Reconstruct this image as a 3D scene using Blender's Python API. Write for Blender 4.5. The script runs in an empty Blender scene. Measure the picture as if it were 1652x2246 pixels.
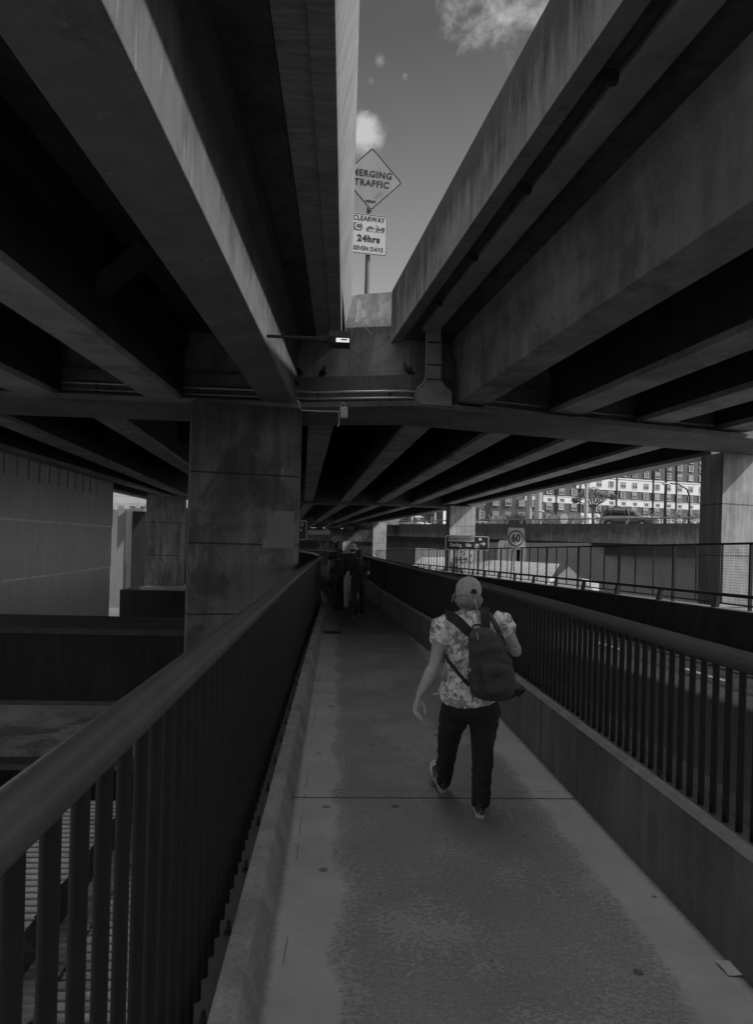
import bpy, bmesh, math, random
from mathutils import Vector, Matrix, noise
random.seed(7)
# exposure and light levels
EXPO, SKYK, CLOUD, SUNE, LAMP, FILL_CLOUD = 0.0, .87, 3.9, 3.3, .75, 16.
sc = bpy.context.scene
# ------------------------------------------------------------------ camera
CAM = Vector((0, 0, 1.78))
F, CX, CY = 1500.0, 826.0, 1190.0          # focal length and principal point in photo units (1652 x 2246)
RM = (Matrix.Rotation(-math.atan(89/1500), 3, 'Z') @ Matrix.Rotation(math.radians(90), 3, 'X')
      @ Matrix.Rotation(0.027, 3, 'Z'))
cam = bpy.data.cameras.new('camera'); co = bpy.data.objects.new('camera', cam)
sc.collection.objects.link(co); sc.camera = co
co.matrix_world = Matrix.Translation(CAM) @ RM.to_4x4()
cam.sensor_fit = 'VERTICAL'; cam.sensor_height = 36; cam.lens = F/2246*36
cam.shift_y = (1190-1123)/2246; cam.clip_start = .05; cam.clip_end = 3000
# ------------------------------------------------------------------ sky and sun
SUN_EL, SUN_AZ = math.radians(41), math.radians(107)    # azimuth clockwise from +Y (ahead)
sc.view_settings.view_transform = 'Standard'; sc.view_settings.look = 'None'
sc.view_settings.exposure = EXPO; sc.view_settings.gamma = 1
w = bpy.data.worlds.new('World'); sc.world = w; w.use_nodes = True
nt = w.node_tree; nt.nodes.clear(); N = nt.nodes.new; L = nt.links.new
def mth(nt, op, a, b=None, c=None, clamp=False):
    n = nt.nodes.new('ShaderNodeMath'); n.operation = op; n.use_clamp = clamp
    for i, v in enumerate((a, b, c)):
        if v is None: continue
        if isinstance(v, (int, float)): n.inputs[i].default_value = v
        else: nt.links.new(v, n.inputs[i])
    return n.outputs[0]
def mixf(nt, f, a, b):
    n = nt.nodes.new('ShaderNodeMix'); n.data_type = 'FLOAT'
    for i, v in zip((0, 2, 3), (f, a, b)):
        if isinstance(v, (int, float)): n.inputs[i].default_value = v
        else: nt.links.new(v, n.inputs[i])
    return n.outputs[0]
def ramp(nt, v, lo, hi):
    n = nt.nodes.new('ShaderNodeMapRange'); n.interpolation_type = 'SMOOTHSTEP'
    nt.links.new(v, n.inputs[0]); n.inputs[1].default_value = lo; n.inputs[2].default_value = hi
    return n.outputs[0]
def rampl(nt, v, lo, hi, a=0., b=1.):
    n = nt.nodes.new('ShaderNodeMapRange')
    nt.links.new(v, n.inputs[0])
    for i, q in enumerate((lo, hi, a, b)): n.inputs[i+1].default_value = q
    return n.outputs[0]
def ray(x, y):
    r = RM @ Vector(((x-CX)/F, -(y-CY)/F, -1)); return r / r.y
sky = N('ShaderNodeTexSky'); sky.sky_type = 'NISHITA'; sky.sun_disc = False
sky.sun_elevation = SUN_EL; sky.sun_rotation = SUN_AZ; sky.air_density = 1.3; sky.dust_density = 1.0
bw = N('ShaderNodeRGBToBW'); L(sky.outputs[0], bw.inputs[0])
tc = N('ShaderNodeTexCoord')
def nz(nt, vec, scale, detail=6, rough=.6, dist=0.):
    n = nt.nodes.new('ShaderNodeTexNoise'); n.inputs['Scale'].default_value = scale
    n.inputs['Detail'].default_value = detail; n.inputs['Roughness'].default_value = rough
    n.inputs['Distortion'].default_value = dist
    nt.links.new(vec, n.inputs['Vector']); return n.outputs['Fac']
n1 = nz(nt, tc.outputs['Generated'], 14, 8, .62, .3)
tot = None
for (px, py, r, lo) in ((1000, 22, .085, .42), (1095, 32, .095, .42), (1165, 0, .10, .40), (803, 288, .048, .36), (830, 133, .03, .48),
                        (890, 165, .022, .45), (815, 175, .03, .5), (825, 625, .05, .5), (1300, -300, .3, .45), (500, -500, .35, .45)):
    d = ray(px, py).normalized()
    v = N('ShaderNodeVectorMath'); v.operation = 'DISTANCE'
    L(tc.outputs['Generated'], v.inputs[0]); v.inputs[1].default_value = d
    m = rampl(nt, v.outputs['Value'], 0, r, .22, -.25)
    cl = ramp(nt, mth(nt, 'ADD', n1, m), lo+.10, lo+.40)
    tot = cl if tot is None else mth(nt, 'MAXIMUM', tot, cl)
sep = N('ShaderNodeSeparateXYZ'); L(tc.outputs['Generated'], sep.inputs[0])
# added unseen cloud high above the frame, bright fill for the walkway
n2 = nz(nt, tc.outputs['Generated'], 3.2, 7, .6)
fill_mask = rampl(nt, mth(nt, 'ADD', sep.outputs[2], mth(nt, 'MULTIPLY', sep.outputs[1], .07)), .68, .80, -.4, .22)
fill_cloud = mth(nt, 'MULTIPLY', ramp(nt, mth(nt, 'ADD', n2, fill_mask), .42, .6), FILL_CLOUD)
base = mth(nt, 'MULTIPLY', bw.outputs[0], mth(nt, 'MULTIPLY', rampl(nt, sep.outputs[2], .16, .60, 1.95, .66), SKYK))
val = mth(nt, 'ADD', mth(nt, 'ADD', base, mth(nt, 'MULTIPLY', tot, CLOUD)), fill_cloud)
bg = N('ShaderNodeBackground'); bg.inputs['Strength'].default_value = .1
L(val, bg.inputs['Color']); wo = N('ShaderNodeOutputWorld'); L(bg.outputs[0], wo.inputs[0])
sl = bpy.data.lights.new('sun', 'SUN'); sl.energy = SUNE; sl.angle = math.radians(2.0)
so = bpy.data.objects.new('sun', sl); sc.collection.objects.link(so)
sd = Vector((math.sin(SUN_AZ)*math.cos(SUN_EL), math.cos(SUN_AZ)*math.cos(SUN_EL), math.sin(SUN_EL)))
so.rotation_euler = sd.to_track_quat('Z', 'Y').to_euler()
# ------------------------------------------------------------------ pixel geometry helpers
def atY(x, y, Y): return CAM + ray(x, y)*Y
def atZ(x, y, z):
    r = ray(x, y); return CAM + r*((z-CAM.z)/r.z)
# ------------------------------------------------------------------ mesh helpers
class MB:
    def __init__(s): s.v = []; s.f = []; s.sm = []
    def add(s, vs, fs, smooth=False):
        o = len(s.v); s.v += [tuple(v) for v in vs]
        s.f += [tuple(i+o for i in f) for f in fs]; s.sm += [smooth]*len(fs); return s
    def box(s, c, d, R=None):
        c = Vector(c); vs = []
        for z in (-.5, .5):
            for (x, y) in ((-.5, -.5), (.5, -.5), (.5, .5), (-.5, .5)):
                p = Vector((x*d[0], y*d[1], z*d[2]))
                vs.append(c + (R @ p if R else p))
        return s.add(vs, [(3,2,1,0),(4,5,6,7),(0,1,5,4),(1,2,6,5),(2,3,7,6),(3,0,4,7)])
    def span(s, x0, x1, y0, y1, z0, z1):
        return s.box(((x0+x1)/2, (y0+y1)/2, (z0+z1)/2), (x1-x0, y1-y0, z1-z0))
    def plan(s, pts, z0, z1):      # vertical prism; z0/z1 numbers or per-vertex lists
        n = len(pts)
        a = [z0]*n if isinstance(z0, (int, float)) else z0
        b = [z1]*n if isinstance(z1, (int, float)) else z1
        vs = [(p[0], p[1], a[i]) for i, p in enumerate(pts)] + [(p[0], p[1], b[i]) for i, p in enumerate(pts)]
        ar = sum(pts[i][0]*pts[(i+1) % n][1]-pts[(i+1) % n][0]*pts[i][1] for i in range(n))
        fs = [tuple(range(n))[::-1], tuple(range(n, 2*n))] + [(i, (i+1) % n, n+(i+1) % n, n+i) for i in range(n)]
        if ar < 0: fs = [f[::-1] for f in fs]
        return s.add(vs, fs)
    def rings(s, rs, cap=True, smooth=True, closed=False):
        n = len(rs[0]); vs = [p for r in rs for p in r]; fs = []
        m = len(rs)
        for i in range(m if closed else m-1):
            for j in range(n):
                k = (j+1) % n; i2 = (i+1) % m
                fs.append((i*n+j, i*n+k, i2*n+k, i2*n+j))
        s.add(vs, fs, smooth)
        if cap and not closed:
            s.add(rs[0], [tuple(range(n))[::-1]]); s.add(rs[-1], [tuple(range(n))])
        return s
    def tube(s, pts, r, seg=10, cap=True, flat=1.0, up=None):
        pts = [Vector(p) for p in pts]; n = len(pts)
        rr = [r]*n if isinstance(r, (int, float)) else r
        rs = []; prev = None
        for i, p in enumerate(pts):
            t = (pts[min(i+1, n-1)]-pts[max(i-1, 0)]).normalized()
            ref = Vector(up) if up else (prev if prev else (Vector((0, 0, 1)) if abs(t.z) < .9 else Vector((1, 0, 0))))
            a = t.cross(ref)
            if a.length < 1e-5: a = t.cross(Vector((1, 0, .2)))
            a.normalize(); b = a.cross(t).normalized()
            prev = b
            rs.append([p + a*math.cos(2*math.pi*k/seg)*rr[i] + b*math.sin(2*math.pi*k/seg)*rr[i]*flat for k in range(seg)])
        return s.rings(rs, cap)
    def sweep(s, path, sec, cap=True, smooth=False):
        # path: list of (x,y,z); sec: closed section (lateral to the right, up)
        pts = [Vector(p) for p in path]; n = len(pts); rs = []
        for i, p in enumerate(pts):
            t = pts[min(i+1, n-1)]-pts[max(i-1, 0)]; t.z = 0; t.normalize()
            r = Vector((t.y, -t.x, 0))
            rs.append([p + r*a + Vector((0, 0, b)) for a, b in sec])
        return s.rings(rs, cap, smooth)
    def ell(s, c, r, R=None, u=16, v=10):
        c = Vector(c); rs = []
        for i in range(1, v):
            th = math.pi*i/v; ring = []
            for j in range(u):
                ph = 2*math.pi*j/u
                p = Vector((r[0]*math.sin(th)*math.cos(ph), r[1]*math.sin(th)*math.sin(ph), -r[2]*math.cos(th)))
                ring.append(c + (R @ p if R else p))
            rs.append(ring)
        s.rings(rs, False)
        for ring, sg in ((rs[0], -1), (rs[-1], 1)):
            p = Vector((0, 0, sg*r[2])); tip = c + (R @ p if R else p)
            n = len(ring)
            s.add(ring+[tip], [((j+1) % n, j, n) if sg < 0 else (j, (j+1) % n, n) for j in range(n)], True)
        return s
    def build(s, name, mat=None, parent=None, bevel=0):
        me = bpy.data.meshes.new(name); me.from_pydata(s.v, [], s.f)
        me.polygons.foreach_set('use_smooth', s.sm); me.update()
        if mat: me.materials.append(mat)
        o = bpy.data.objects.new(name, me); sc.collection.objects.link(o)
        if parent: o.parent = parent
        if bevel:
            m = o.modifiers.new('bevel', 'BEVEL'); m.width = bevel; m.segments = 2; m.limit_method = 'ANGLE'
            m.harden_normals = False
        return o
def tag(o, label=None, cat=None, group=None, kind=None):
    for k, v in (('label', label), ('category', cat), ('group', group), ('kind', kind)):
        if v: o[k] = v
    return o
def thing(name, loc, label, cat, group=None):
    o = bpy.data.objects.new(name, None); sc.collection.objects.link(o); o.empty_display_size = .2
    o.location = loc; return tag(o, label, cat, group)
def put(o, root):       # parent a world-space mesh under its thing without moving it
    o.parent = root; o.matrix_parent_inverse = Matrix.Translation(-Vector(root.location)); return o
def part(mb, name, mat, root, bevel=0): return put(mb.build(name, mat, None, bevel), root)
def sub(mb, name, mat, par, bevel=0):
    o = mb.build(name, mat, None, bevel); o.parent = par
    o.matrix_parent_inverse = (par.matrix_parent_inverse.inverted() @ Matrix.Identity(4)) if False else Matrix.Identity(4)
    # the parent part is stored in world coordinates, so its own basis is identity
    return o
def copypart(src, parent, loc):
    c = src.copy(); sc.collection.objects.link(c); c.parent = parent
    c.matrix_parent_inverse = Matrix.Translation(-Vector(parent.location)) if parent.type == 'EMPTY' else Matrix.Identity(4)
    c.location = loc; return c
# ------------------------------------------------------------------ materials (the place is black and white like the photograph)
MATS = {}
def mat(name, v=.2, rough=.8, var=.25, scale=1.2, streak=0., sscale=3., fine=.12, metal=0., bump=.15, emit=0., spec=.5,
        joint=None, coord='pos', stain=0., drip=None):
    if name in MATS: return MATS[name]
    m = bpy.data.materials.new(name); m.use_nodes = True; MATS[name] = m
    nt = m.node_tree; b = nt.nodes['Principled BSDF']
    b.inputs['Roughness'].default_value = rough; b.inputs['Metallic'].default_value = metal
    b.inputs['Specular IOR Level'].default_value = spec
    if coord == 'pos':
        g = nt.nodes.new('ShaderNodeNewGeometry'); P = g.outputs['Position']
    else:
        g = nt.nodes.new('ShaderNodeTexCoord'); P = g.outputs['Object']
    k = None
    def mul(a, c): return c if a is None else mth(nt, 'MULTIPLY', a, c)
    if var: k = mul(k, rampl(nt, nz(nt, P, scale, 7, .65), .3, .7, 1-var, 1+var))
    if fine: k = mul(k, rampl(nt, nz(nt, P, 60, 3, .6), .3, .7, 1-fine, 1+fine))
    if streak:
        mp = nt.nodes.new('ShaderNodeMapping'); mp.inputs['Scale'].default_value = (sscale, sscale, .22)
        nt.links.new(P, mp.inputs[0])
        k = mul(k, rampl(nt, nz(nt, mp.outputs[0], 2.2, 5, .7), .38, .66, 1-streak, 1+streak*.5))
    if stain:
        k = mul(k, rampl(nt, ramp(nt, nz(nt, P, .7, 5, .7, .6), .5, .62), 0, 1, 1, 1-stain))
    if drip:      # rain stains that start at the top edge: (top z, length, darkness)
        s0 = nt.nodes.new('ShaderNodeSeparateXYZ'); nt.links.new(P, s0.inputs[0])
        mp = nt.nodes.new('ShaderNodeMapping'); mp.inputs['Scale'].default_value = (1, 1, .12); nt.links.new(P, mp.inputs[0])
        dn = mth(nt, 'ADD', mth(nt, 'MULTIPLY', nz(nt, mp.outputs[0], 6, 5, .75), 1.9), mth(nt, 'SUBTRACT', mth(nt, 'MULTIPLY', nz(nt, P, 1.1, 3, .6), 1.0), .75))
        h = mth(nt, 'DIVIDE', mth(nt, 'SUBTRACT', drip[0], s0.outputs[2]), drip[1])
        k = mul(k, rampl(nt, mth(nt, 'SUBTRACT', dn, h), -.1, .55, 1., 1-drip[2]))
        k = mul(k, rampl(nt, ramp(nt, nz(nt, mp.outputs[0], 9, 3, .6), .66, .72), 0, 1, 1, 1.5))
    if joint:
        s = nt.nodes.new('ShaderNodeSeparateXYZ'); nt.links.new(P, s.inputs[0])
        ax, per, off, wd, dk = joint
        q = mth(nt, 'ABSOLUTE', mth(nt, 'SUBTRACT', mth(nt, 'FRACT', mth(nt, 'DIVIDE', mth(nt, 'SUBTRACT', s.outputs[ax], off-per/2), per)), .5))
        k = mul(k, mixf(nt, mth(nt, 'LESS_THAN', q, wd/per/2), 1., dk))
    if k is None: b.inputs['Base Color'].default_value = (v, v, v, 1)
    else:
        nt.links.new(mth(nt, 'MULTIPLY', k, v, clamp=True), b.inputs['Base Color'])
    if bump:
        bp = nt.nodes.new('ShaderNodeBump'); bp.inputs['Strength'].default_value = bump; bp.inputs['Distance'].default_value = .02
        nt.links.new(nz(nt, P, 25, 5, .7), bp.inputs['Height']); nt.links.new(bp.outputs[0], b.inputs['Normal'])
    if emit:
        b.inputs['Emission Color'].default_value = (1, 1, 1, 1); b.inputs['Emission Strength'].default_value = emit
    return m
CONC = mat('concrete_aged', .27, .85, .3, .9, .35, 3, .1, stain=.25)
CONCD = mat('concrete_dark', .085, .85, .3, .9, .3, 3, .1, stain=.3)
WEBM = mat('shade_dark_web', .03, .9, .35, .8, .3, 2, .1)  # shade between girders painted into the webs; flanges stay paler
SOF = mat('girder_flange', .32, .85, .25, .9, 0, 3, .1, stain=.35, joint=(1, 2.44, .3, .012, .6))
CONCB = mat('concrete_beam', .17, .8, .28, .8, .15, 3, .08, stain=.25)
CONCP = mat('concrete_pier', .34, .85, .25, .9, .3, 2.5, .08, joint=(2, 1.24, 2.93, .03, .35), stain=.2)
CONCL = mat('concrete_light', .42, .85, .2, 1.2, .2, 2, .08)
DARKSH = mat('dark_shade_concrete', .018, .9, .3, .8, .4, 2, .1)  # near-black tone; on the deck slabs it paints in their deep shade
BALU = mat('baluster_steel', .014, .6, .2, 6, 0, 1, .06, spec=.25, bump=.05)
HANDR = mat('handrail_steel', .06, .42, .18, 3, 0, 1, .06, spec=.3, bump=.08)
STEEL = mat('painted_steel', .026, .45, .12, 6, 0, 1, .06, spec=.4, bump=.05)
STEELD = mat('dark_steel', .035, .5, .15, 6, 0, 1, .06, spec=.4, bump=.05)
GALV = mat('galvanised_steel', .4, .45, .15, 6, 0, 1, .05, metal=.5, bump=.05)
BLACK = mat('black', .01, .7, 0, fine=0, bump=0)
WHITE = mat('white_sheet', .5, .4, .06, 3, fine=.03, bump=0)
SIGNG = mat('sign_sheet_grey', .28, .4, .08, 2.5, .08, 2, .03, bump=0)
SIGNB = mat('sign_face_dark', .022, .4, .1, 3, fine=.03, bump=0)
INK = mat('sign_ink', .012, .5, 0, fine=0, bump=0)
ASPH = mat('asphalt', .035, .8, .25, 1.5, 0, 1, .5, bump=.5)
def text_mesh(txt, size, bold=0., align='CENTER', spacing=1.0, thick=.002):
    cu = bpy.data.curves.new('lettering', 'FONT'); cu.body = txt; cu.size = size; cu.offset = bold
    cu.align_x = align; cu.align_y = 'CENTER'; cu.space_character = spacing; cu.extrude = thick/2; cu.resolution_u = 3
    o = bpy.data.objects.new('lettering', cu); sc.collection.objects.link(o)
    bpy.context.view_layer.update()
    dg = bpy.context.evaluated_depsgraph_get()
    me = bpy.data.meshes.new_from_object(o.evaluated_get(dg))
    bpy.data.objects.remove(o); bpy.data.curves.remove(cu)
    return me
def lettering(txt, size, M, mt, par, bold=0., align='CENTER', spacing=1.0, sx=1., name='lettering'):
    me = text_mesh(txt, size, bold, align, spacing); me.transform(M @ Matrix.Diagonal((sx, 1, 1, 1)))
    me.materials.clear(); me.materials.append(mt)
    for p in me.polygons: p.material_index = 0
    o = bpy.data.objects.new(name, me); sc.collection.objects.link(o)
    return put(o, par) if par.type == 'EMPTY' else sub_o(o, par)
def sub_o(o, par): o.parent = par; return o
def rrect(w, h, r, n=5):
    out = []
    for cx, cy, a0 in ((w/2-r, h/2-r, 0), (-w/2+r, h/2-r, 90), (-w/2+r, -h/2+r, 180), (w/2-r, -h/2+r, 270)):
        for k in range(n+1):
            a = math.radians(a0+90*k/n); out.append((cx+r*math.cos(a), cy+r*math.sin(a)))
    return out
def plate(mb, poly, M, z0, z1):
    n = len(poly)
    vs = [M @ Vector((x, y, z0)) for x, y in poly]+[M @ Vector((x, y, z1)) for x, y in poly]
    return mb.add(vs, [tuple(range(n))[::-1], tuple(range(n, 2*n))]+[(i, (i+1) % n, n+(i+1) % n, n+i) for i in range(n)])
def face_mat(c, yaw=0., roll=0.):   # local XY plane facing the viewer (-Y world)
    return Matrix.Translation(c) @ Matrix.Rotation(yaw, 4, 'Z') @ Matrix.Rotation(math.radians(90), 4, 'X') @ Matrix.Rotation(roll, 4, 'Z')
def ringplate(mb, poly_o, poly_i, M, z0, z1):
    n = len(poly_o)
    v = [M @ Vector((x, y, z)) for z in (z0, z1) for poly in (poly_o, poly_i) for x, y in poly]
    fs = []
    for i in range(n):
        k = (i+1) % n
        fs += [(2*n+i, 2*n+k, 3*n+k, 3*n+i), (i, k, 2*n+k, 2*n+i), (n+k, n+i, 3*n+i, 3*n+k)]
    return mb.add(v, fs)
# ================================================================== GROUND, WALKWAY, ROAD
def catmull(pts, step=.5):
    out = []
    P = [Vector(p) for p in pts]; P = [P[0]*2-P[1]]+P+[P[-1]*2-P[-2]]
    for i in range(1, len(P)-2):
        n = max(1, int((P[i+1]-P[i]).length/step))
        for k in range(n):
            t = k/n
            out.append(.5*((2*P[i])+(P[i+1]-P[i-1])*t+(2*P[i-1]-5*P[i]+4*P[i+1]-P[i+2])*t*t+(3*P[i]-P[i-1]-3*P[i+1]+P[i+2])*t**3))
    out.append(P[-2]); return out
PL = catmull([(-.50, -4), (-.50, 4), (-.50, 9), (-.485, 13), (-.45, 17), (-.44, 20), (-.75, 24), (-1.6, 28.5), (-3.4, 33)])
PR = catmull([(1.92, -4), (1.92, 4), (1.90, 8), (1.78, 11), (1.58, 14.5), (1.34, 19.5), (1.12, 25), (.55, 31), (-.6, 36), (-3, 40.5)])
def off(path, d, z=0.):
    out = []; n = len(path)
    for i, p in enumerate(path):
        t = path[min(i+1, n-1)]-path[max(i-1, 0)]; t.normalize()
        out.append(Vector((p.x+t.y*d, p.y-t.x*d, z)))
    return out
PL = [Vector((p[0], p[1])) for p in PL]; PR = [Vector((p[0], p[1])) for p in PR]
g = MB(); g.add([(-1500, -200, -6), (1500, -200, -6), (1500, 2500, -6), (-1500, 2500, -6)], [(0, 1, 2, 3)])
tag(g.build('ground', mat('ground_dirt', .07, .9, .3, .05)), kind='structure')
# walkway surface material: pale cement edges, scuffed aggregate in the middle
wm = bpy.data.materials.new('walkway_concrete'); wm.use_nodes = True; MATS['walkway_concrete'] = wm
def walk_mat(m):
    nt = m.node_tree; b = nt.nodes['Principled BSDF']; b.inputs['Roughness'].default_value = .82
    g = nt.nodes.new('ShaderNodeNewGeometry'); P = g.outputs['Position']
    s = nt.nodes.new('ShaderNodeSeparateXYZ'); nt.links.new(P, s.inputs[0]); X, Y = s.outputs[0], s.outputs[1]
    mpj = nt.nodes.new('ShaderNodeMapping'); mpj.inputs['Scale'].default_value = (.75, 1.5, 1); nt.links.new(P, mpj.inputs[0])
    jag = nz(nt, mpj.outputs[0], 22, 6, .8); jag2 = nz(nt, P, 1.6, 2, .5)
    d = mth(nt, 'SUBTRACT', .70, mth(nt, 'ABSOLUTE', mth(nt, 'SUBTRACT', X, .75)))
    d = mth(nt, 'ADD', d, mth(nt, 'ADD', mth(nt, 'MULTIPLY', mth(nt, 'SUBTRACT', jag, .5), .22), mth(nt, 'MULTIPLY', mth(nt, 'SUBTRACT', jag2, .5), .3)))
    mid = ramp(nt, d, -.016, .016)
    mp = nt.nodes.new('ShaderNodeMapping'); mp.inputs['Scale'].default_value = (1, 1.45, 1); nt.links.new(P, mp.inputs[0])
    sp = nz(nt, mp.outputs[0], 33, 4, .62)
    zone = ramp(nt, mth(nt, 'ADD', nz(nt, P, .9, 3, .6), mth(nt, 'MULTIPLY', mth(nt, 'ABSOLUTE', mth(nt, 'SUBTRACT', X, .75)), -.22)), .38, .58)
    zone = mth(nt, 'MAXIMUM', zone, rampl(nt, d, .0, .14, .95, 0.))
    pat = ramp(nt, mth(nt, 'ADD', sp, mth(nt, 'MULTIPLY', zone, .19)), .605, .64)
    agg = mth(nt, 'MULTIPLY', rampl(nt, nz(nt, P, 110, 2, .7), .3, .7, .66, 1.34), rampl(nt, nz(nt, P, 38, 3, .7), .3, .7, .86, 1.14))
    dark = mth(nt, 'MULTIPLY', agg, .2)
    dark = mth(nt, 'MULTIPLY', dark, rampl(nt, nz(nt, P, 1.1, 5, .6), .3, .7, .85, 1.15))
    light = mth(nt, 'MULTIPLY', rampl(nt, nz(nt, P, 2.2, 6, .65), .3, .7, .84, 1.1), .36)
    midc = mixf(nt, pat, dark, mth(nt, 'MULTIPLY', light, .80))
    c = mixf(nt, mid, light, midc)
    st = ramp(nt, nz(nt, P, 5.5, 5, .75, .5), .64, .74)
    c = mth(nt, 'MULTIPLY', c, rampl(nt, st, 0, 1, 1, .72))
    vo = nt.nodes.new('ShaderNodeTexVoronoi'); vo.voronoi_dimensions = '2D'; vo.inputs['Scale'].default_value = 2.2; nt.links.new(P, vo.inputs['Vector'])
    vs = nt.nodes.new('ShaderNodeSeparateColor'); nt.links.new(vo.outputs['Color'], vs.inputs[0])
    rad = rampl(nt, vs.outputs[0], .3, 1, -.01, .06)
    c = mth(nt, 'MULTIPLY', c, mixf(nt, mth(nt, 'LESS_THAN', vo.outputs['Distance'], rad), 1., .4))
    # darker band along the foot of the kerb and wall
    edge = mth(nt, 'ABSOLUTE', mth(nt, 'SUBTRACT', X, .7535))
    e2 = ramp(nt, mth(nt, 'ADD', edge, mth(nt, 'MULTIPLY', mth(nt, 'SUBTRACT', jag, .5), .08)), .958, .998)
    c = mth(nt, 'MULTIPLY', c, rampl(nt, e2, 0, 1, 1, .45))
    Yj = mth(nt, 'ADD', Y, mth(nt, 'MULTIPLY', mth(nt, 'SUBTRACT', jag2, .5), .01))
    for yy, ww, kk in ((4.76, .011, .18), (8.05, .006, .45), (8.75, .007, .4), (12.1, .01, .35), (15.2, .01, .4), (1.6, .01, .3), (19, .01, .3), (4.9, .006, .75)):
        q = mth(nt, 'LESS_THAN', mth(nt, 'ABSOLUTE', mth(nt, 'SUBTRACT', Yj, yy)), ww)
        c = mth(nt, 'MULTIPLY', c, mixf(nt, q, 1., kk))
    q = mth(nt, 'LESS_THAN', mth(nt, 'ABSOLUTE', mth(nt, 'SUBTRACT', mth(nt, 'ADD', X, mth(nt, 'MULTIPLY', mth(nt, 'SUBTRACT', jag2, .5), .03)), -.17)), .003)
    q = mth(nt, 'MULTIPLY', q, mth(nt, 'GREATER_THAN', nz(nt, P, 3.1, 2, .6), .5))
    c = mth(nt, 'MULTIPLY', c, mixf(nt, q, 1., .4))
    nt.links.new(c, b.inputs['Base Color'])
    bp = nt.nodes.new('ShaderNodeBump'); bp.inputs['Strength'].default_value = .35; bp.inputs['Distance'].default_value = .006
    nt.links.new(nz(nt, P, 90, 4, .75), bp.inputs['Height']); nt.links.new(bp.outputs[0], b.inputs['Normal'])
walk_mat(wm)
a = off(PL, .20); c = off(PR, -.12)
n = min(len(a), len(c))
def at(path, t): return path[min(int(t*(len(path)-1)), len(path)-1)]
w_ = MB(); M_ = 140
va = [at(a, i/M_) for i in range(M_+1)]; vc = [at(c, i/M_) for i in range(M_+1)]
w_.add(va+vc, [(i, M_+1+i, M_+2+i, i+1) for i in range(M_)])
w_.add([v-Vector((0, 0, .35)) for v in va+vc], [(i+1, M_+2+i, M_+1+i, i) for i in range(M_)])
tag(w_.build('walkway', wm), kind='structure')
kb = MB(); kb.sweep(off(PL, 0), [(.257, -.3), (.257, 0), (.207, .160), (.19, .178), (.128, .178), (.114, .165), (.114, -.3)])
tag(kb.build('kerb', mat('kerb_concrete', .23, .85, .3, 3, .15, 3, .2, bump=.5, stain=.35)), kind='structure')
lw = thing('low_wall', (1.72, 6, 0), 'low concrete wall carrying the right hand railing', 'wall')
mb = MB(); mb.sweep(off(PR, 0), [(-.17, -.3), (-.17, .5), (-.15, .52), (-.11, .52), (-.11, .46), (.3, .46), (.3, -.3)])
lwm = mat('low_wall_concrete', .105, .85, .25, 1.2, .25, 3, .12, joint=(1, 3.25, 5.6, .018, .15), stain=.2)
part(mb, 'wall', lwm, lw)
mb = MB(); mb.sweep(off(PR, 0), [(-.172, .503), (-.152, .5265), (-.107, .5265), (-.107, .515), (-.15, .515)])
part(mb, 'coping', mat('coping_concrete', .17, .85, .3, 4, 0, 1, .15), lw)
# ------------------------------------------------------------------ railings
def railing(path, side, hr, r, z0, pitch, start, label, barr, sleeves, boltstep):
    t = thing('railing', (path[8].x, 0, 0), label, 'railing')
    c3 = [Vector((p.x, p.y, hr)) for p in path]
    mb = MB(); mb.tube(c3, r, 28); hd = part(mb, 'handrail', HANDR, t)
    cum = [0.]
    for i in range(1, len(path)): cum.append(cum[-1]+(path[i]-path[i-1]).length)
    def atl(s):
        for i in range(1, len(cum)):
            if cum[i] >= s:
                k = (s-cum[i-1])/(cum[i]-cum[i-1]); return path[i-1].lerp(path[i], k)
        return path[-1]
    for s in sleeves:
        p, q = atl(s+4), atl(s+4.06)
        mb = MB(); mb.tube([(p.x, p.y, hr), (q.x, q.y, hr)], r+.0025, 28)
        o = sub(mb, 'joint_sleeve', HANDR, hd); o.matrix_parent_inverse = Matrix.Identity(4)
    mb = MB(); mb.sweep([Vector((p.x, p.y, 0)) for p in path], [(.085*side if side > 0 else .075, z0-.012), (.105 if side > 0 else .075, z0), (-.07, z0), (-.07, z0-.012)])
    part(mb, 'base_plate', HANDR, t)
    # balusters
    mb = MB(); mb.tube([(0, 0, z0), (0, 0, hr-r*.8)], barr, 12)
    b0 = mb.build('baluster', BALU); b0.parent = t; b0.matrix_parent_inverse = Matrix.Translation(-Vector(t.location))
    rest = MB(); s = start+4; k = 0; first = True
    while s < cum[-1]-.2:
        p = atl(s)
        if k < 100:
            if first: b0.location = (p.x, p.y, 0); first = False
            else: copypart(b0, t, (p.x, p.y, 0))
        else: rest.tube([(p.x, p.y, z0), (p.x, p.y, hr-r*.8)], barr, 6)
        s += pitch; k += 1
    tag(part(rest, 'balusters', BALU, t), kind='stuff')
    # bolts
    mb = MB(); mb.tube([(0, 0, z0), (0, 0, z0+.06)], .009, 8); mb.tube([(0, 0, z0), (0, 0, z0+.022)], .019, 6); mb.tube([(0, 0, z0), (0, 0, z0+.003)], .024, 12)
    bo = None
    for i in range(26):
        p = atl(4+start+boltstep*i+.25)
        x = p.x + side*.055
        if bo is None:
            bo = mb.build('anchor_bolt', STEELD); bo.parent = t; bo.matrix_parent_inverse = Matrix.Translation(-Vector(t.location)); bo.location = (x, p.y, 0)
        else: copypart(bo, t, (x, p.y, 0))
    return t
railing(PL, 1, 1.327, .052, -.03, .145, 1.12, 'dark steel railing with thick round handrail along the left kerb', .019, (3.0, 9.2, 14.5), .6)
railing(PR, -1, 1.269, .05, .475, .112, 2.42, 'dark steel railing with thick round handrail on the right low wall', .0165, (5.5, 11.6, 17.5), 1.1)
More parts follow.
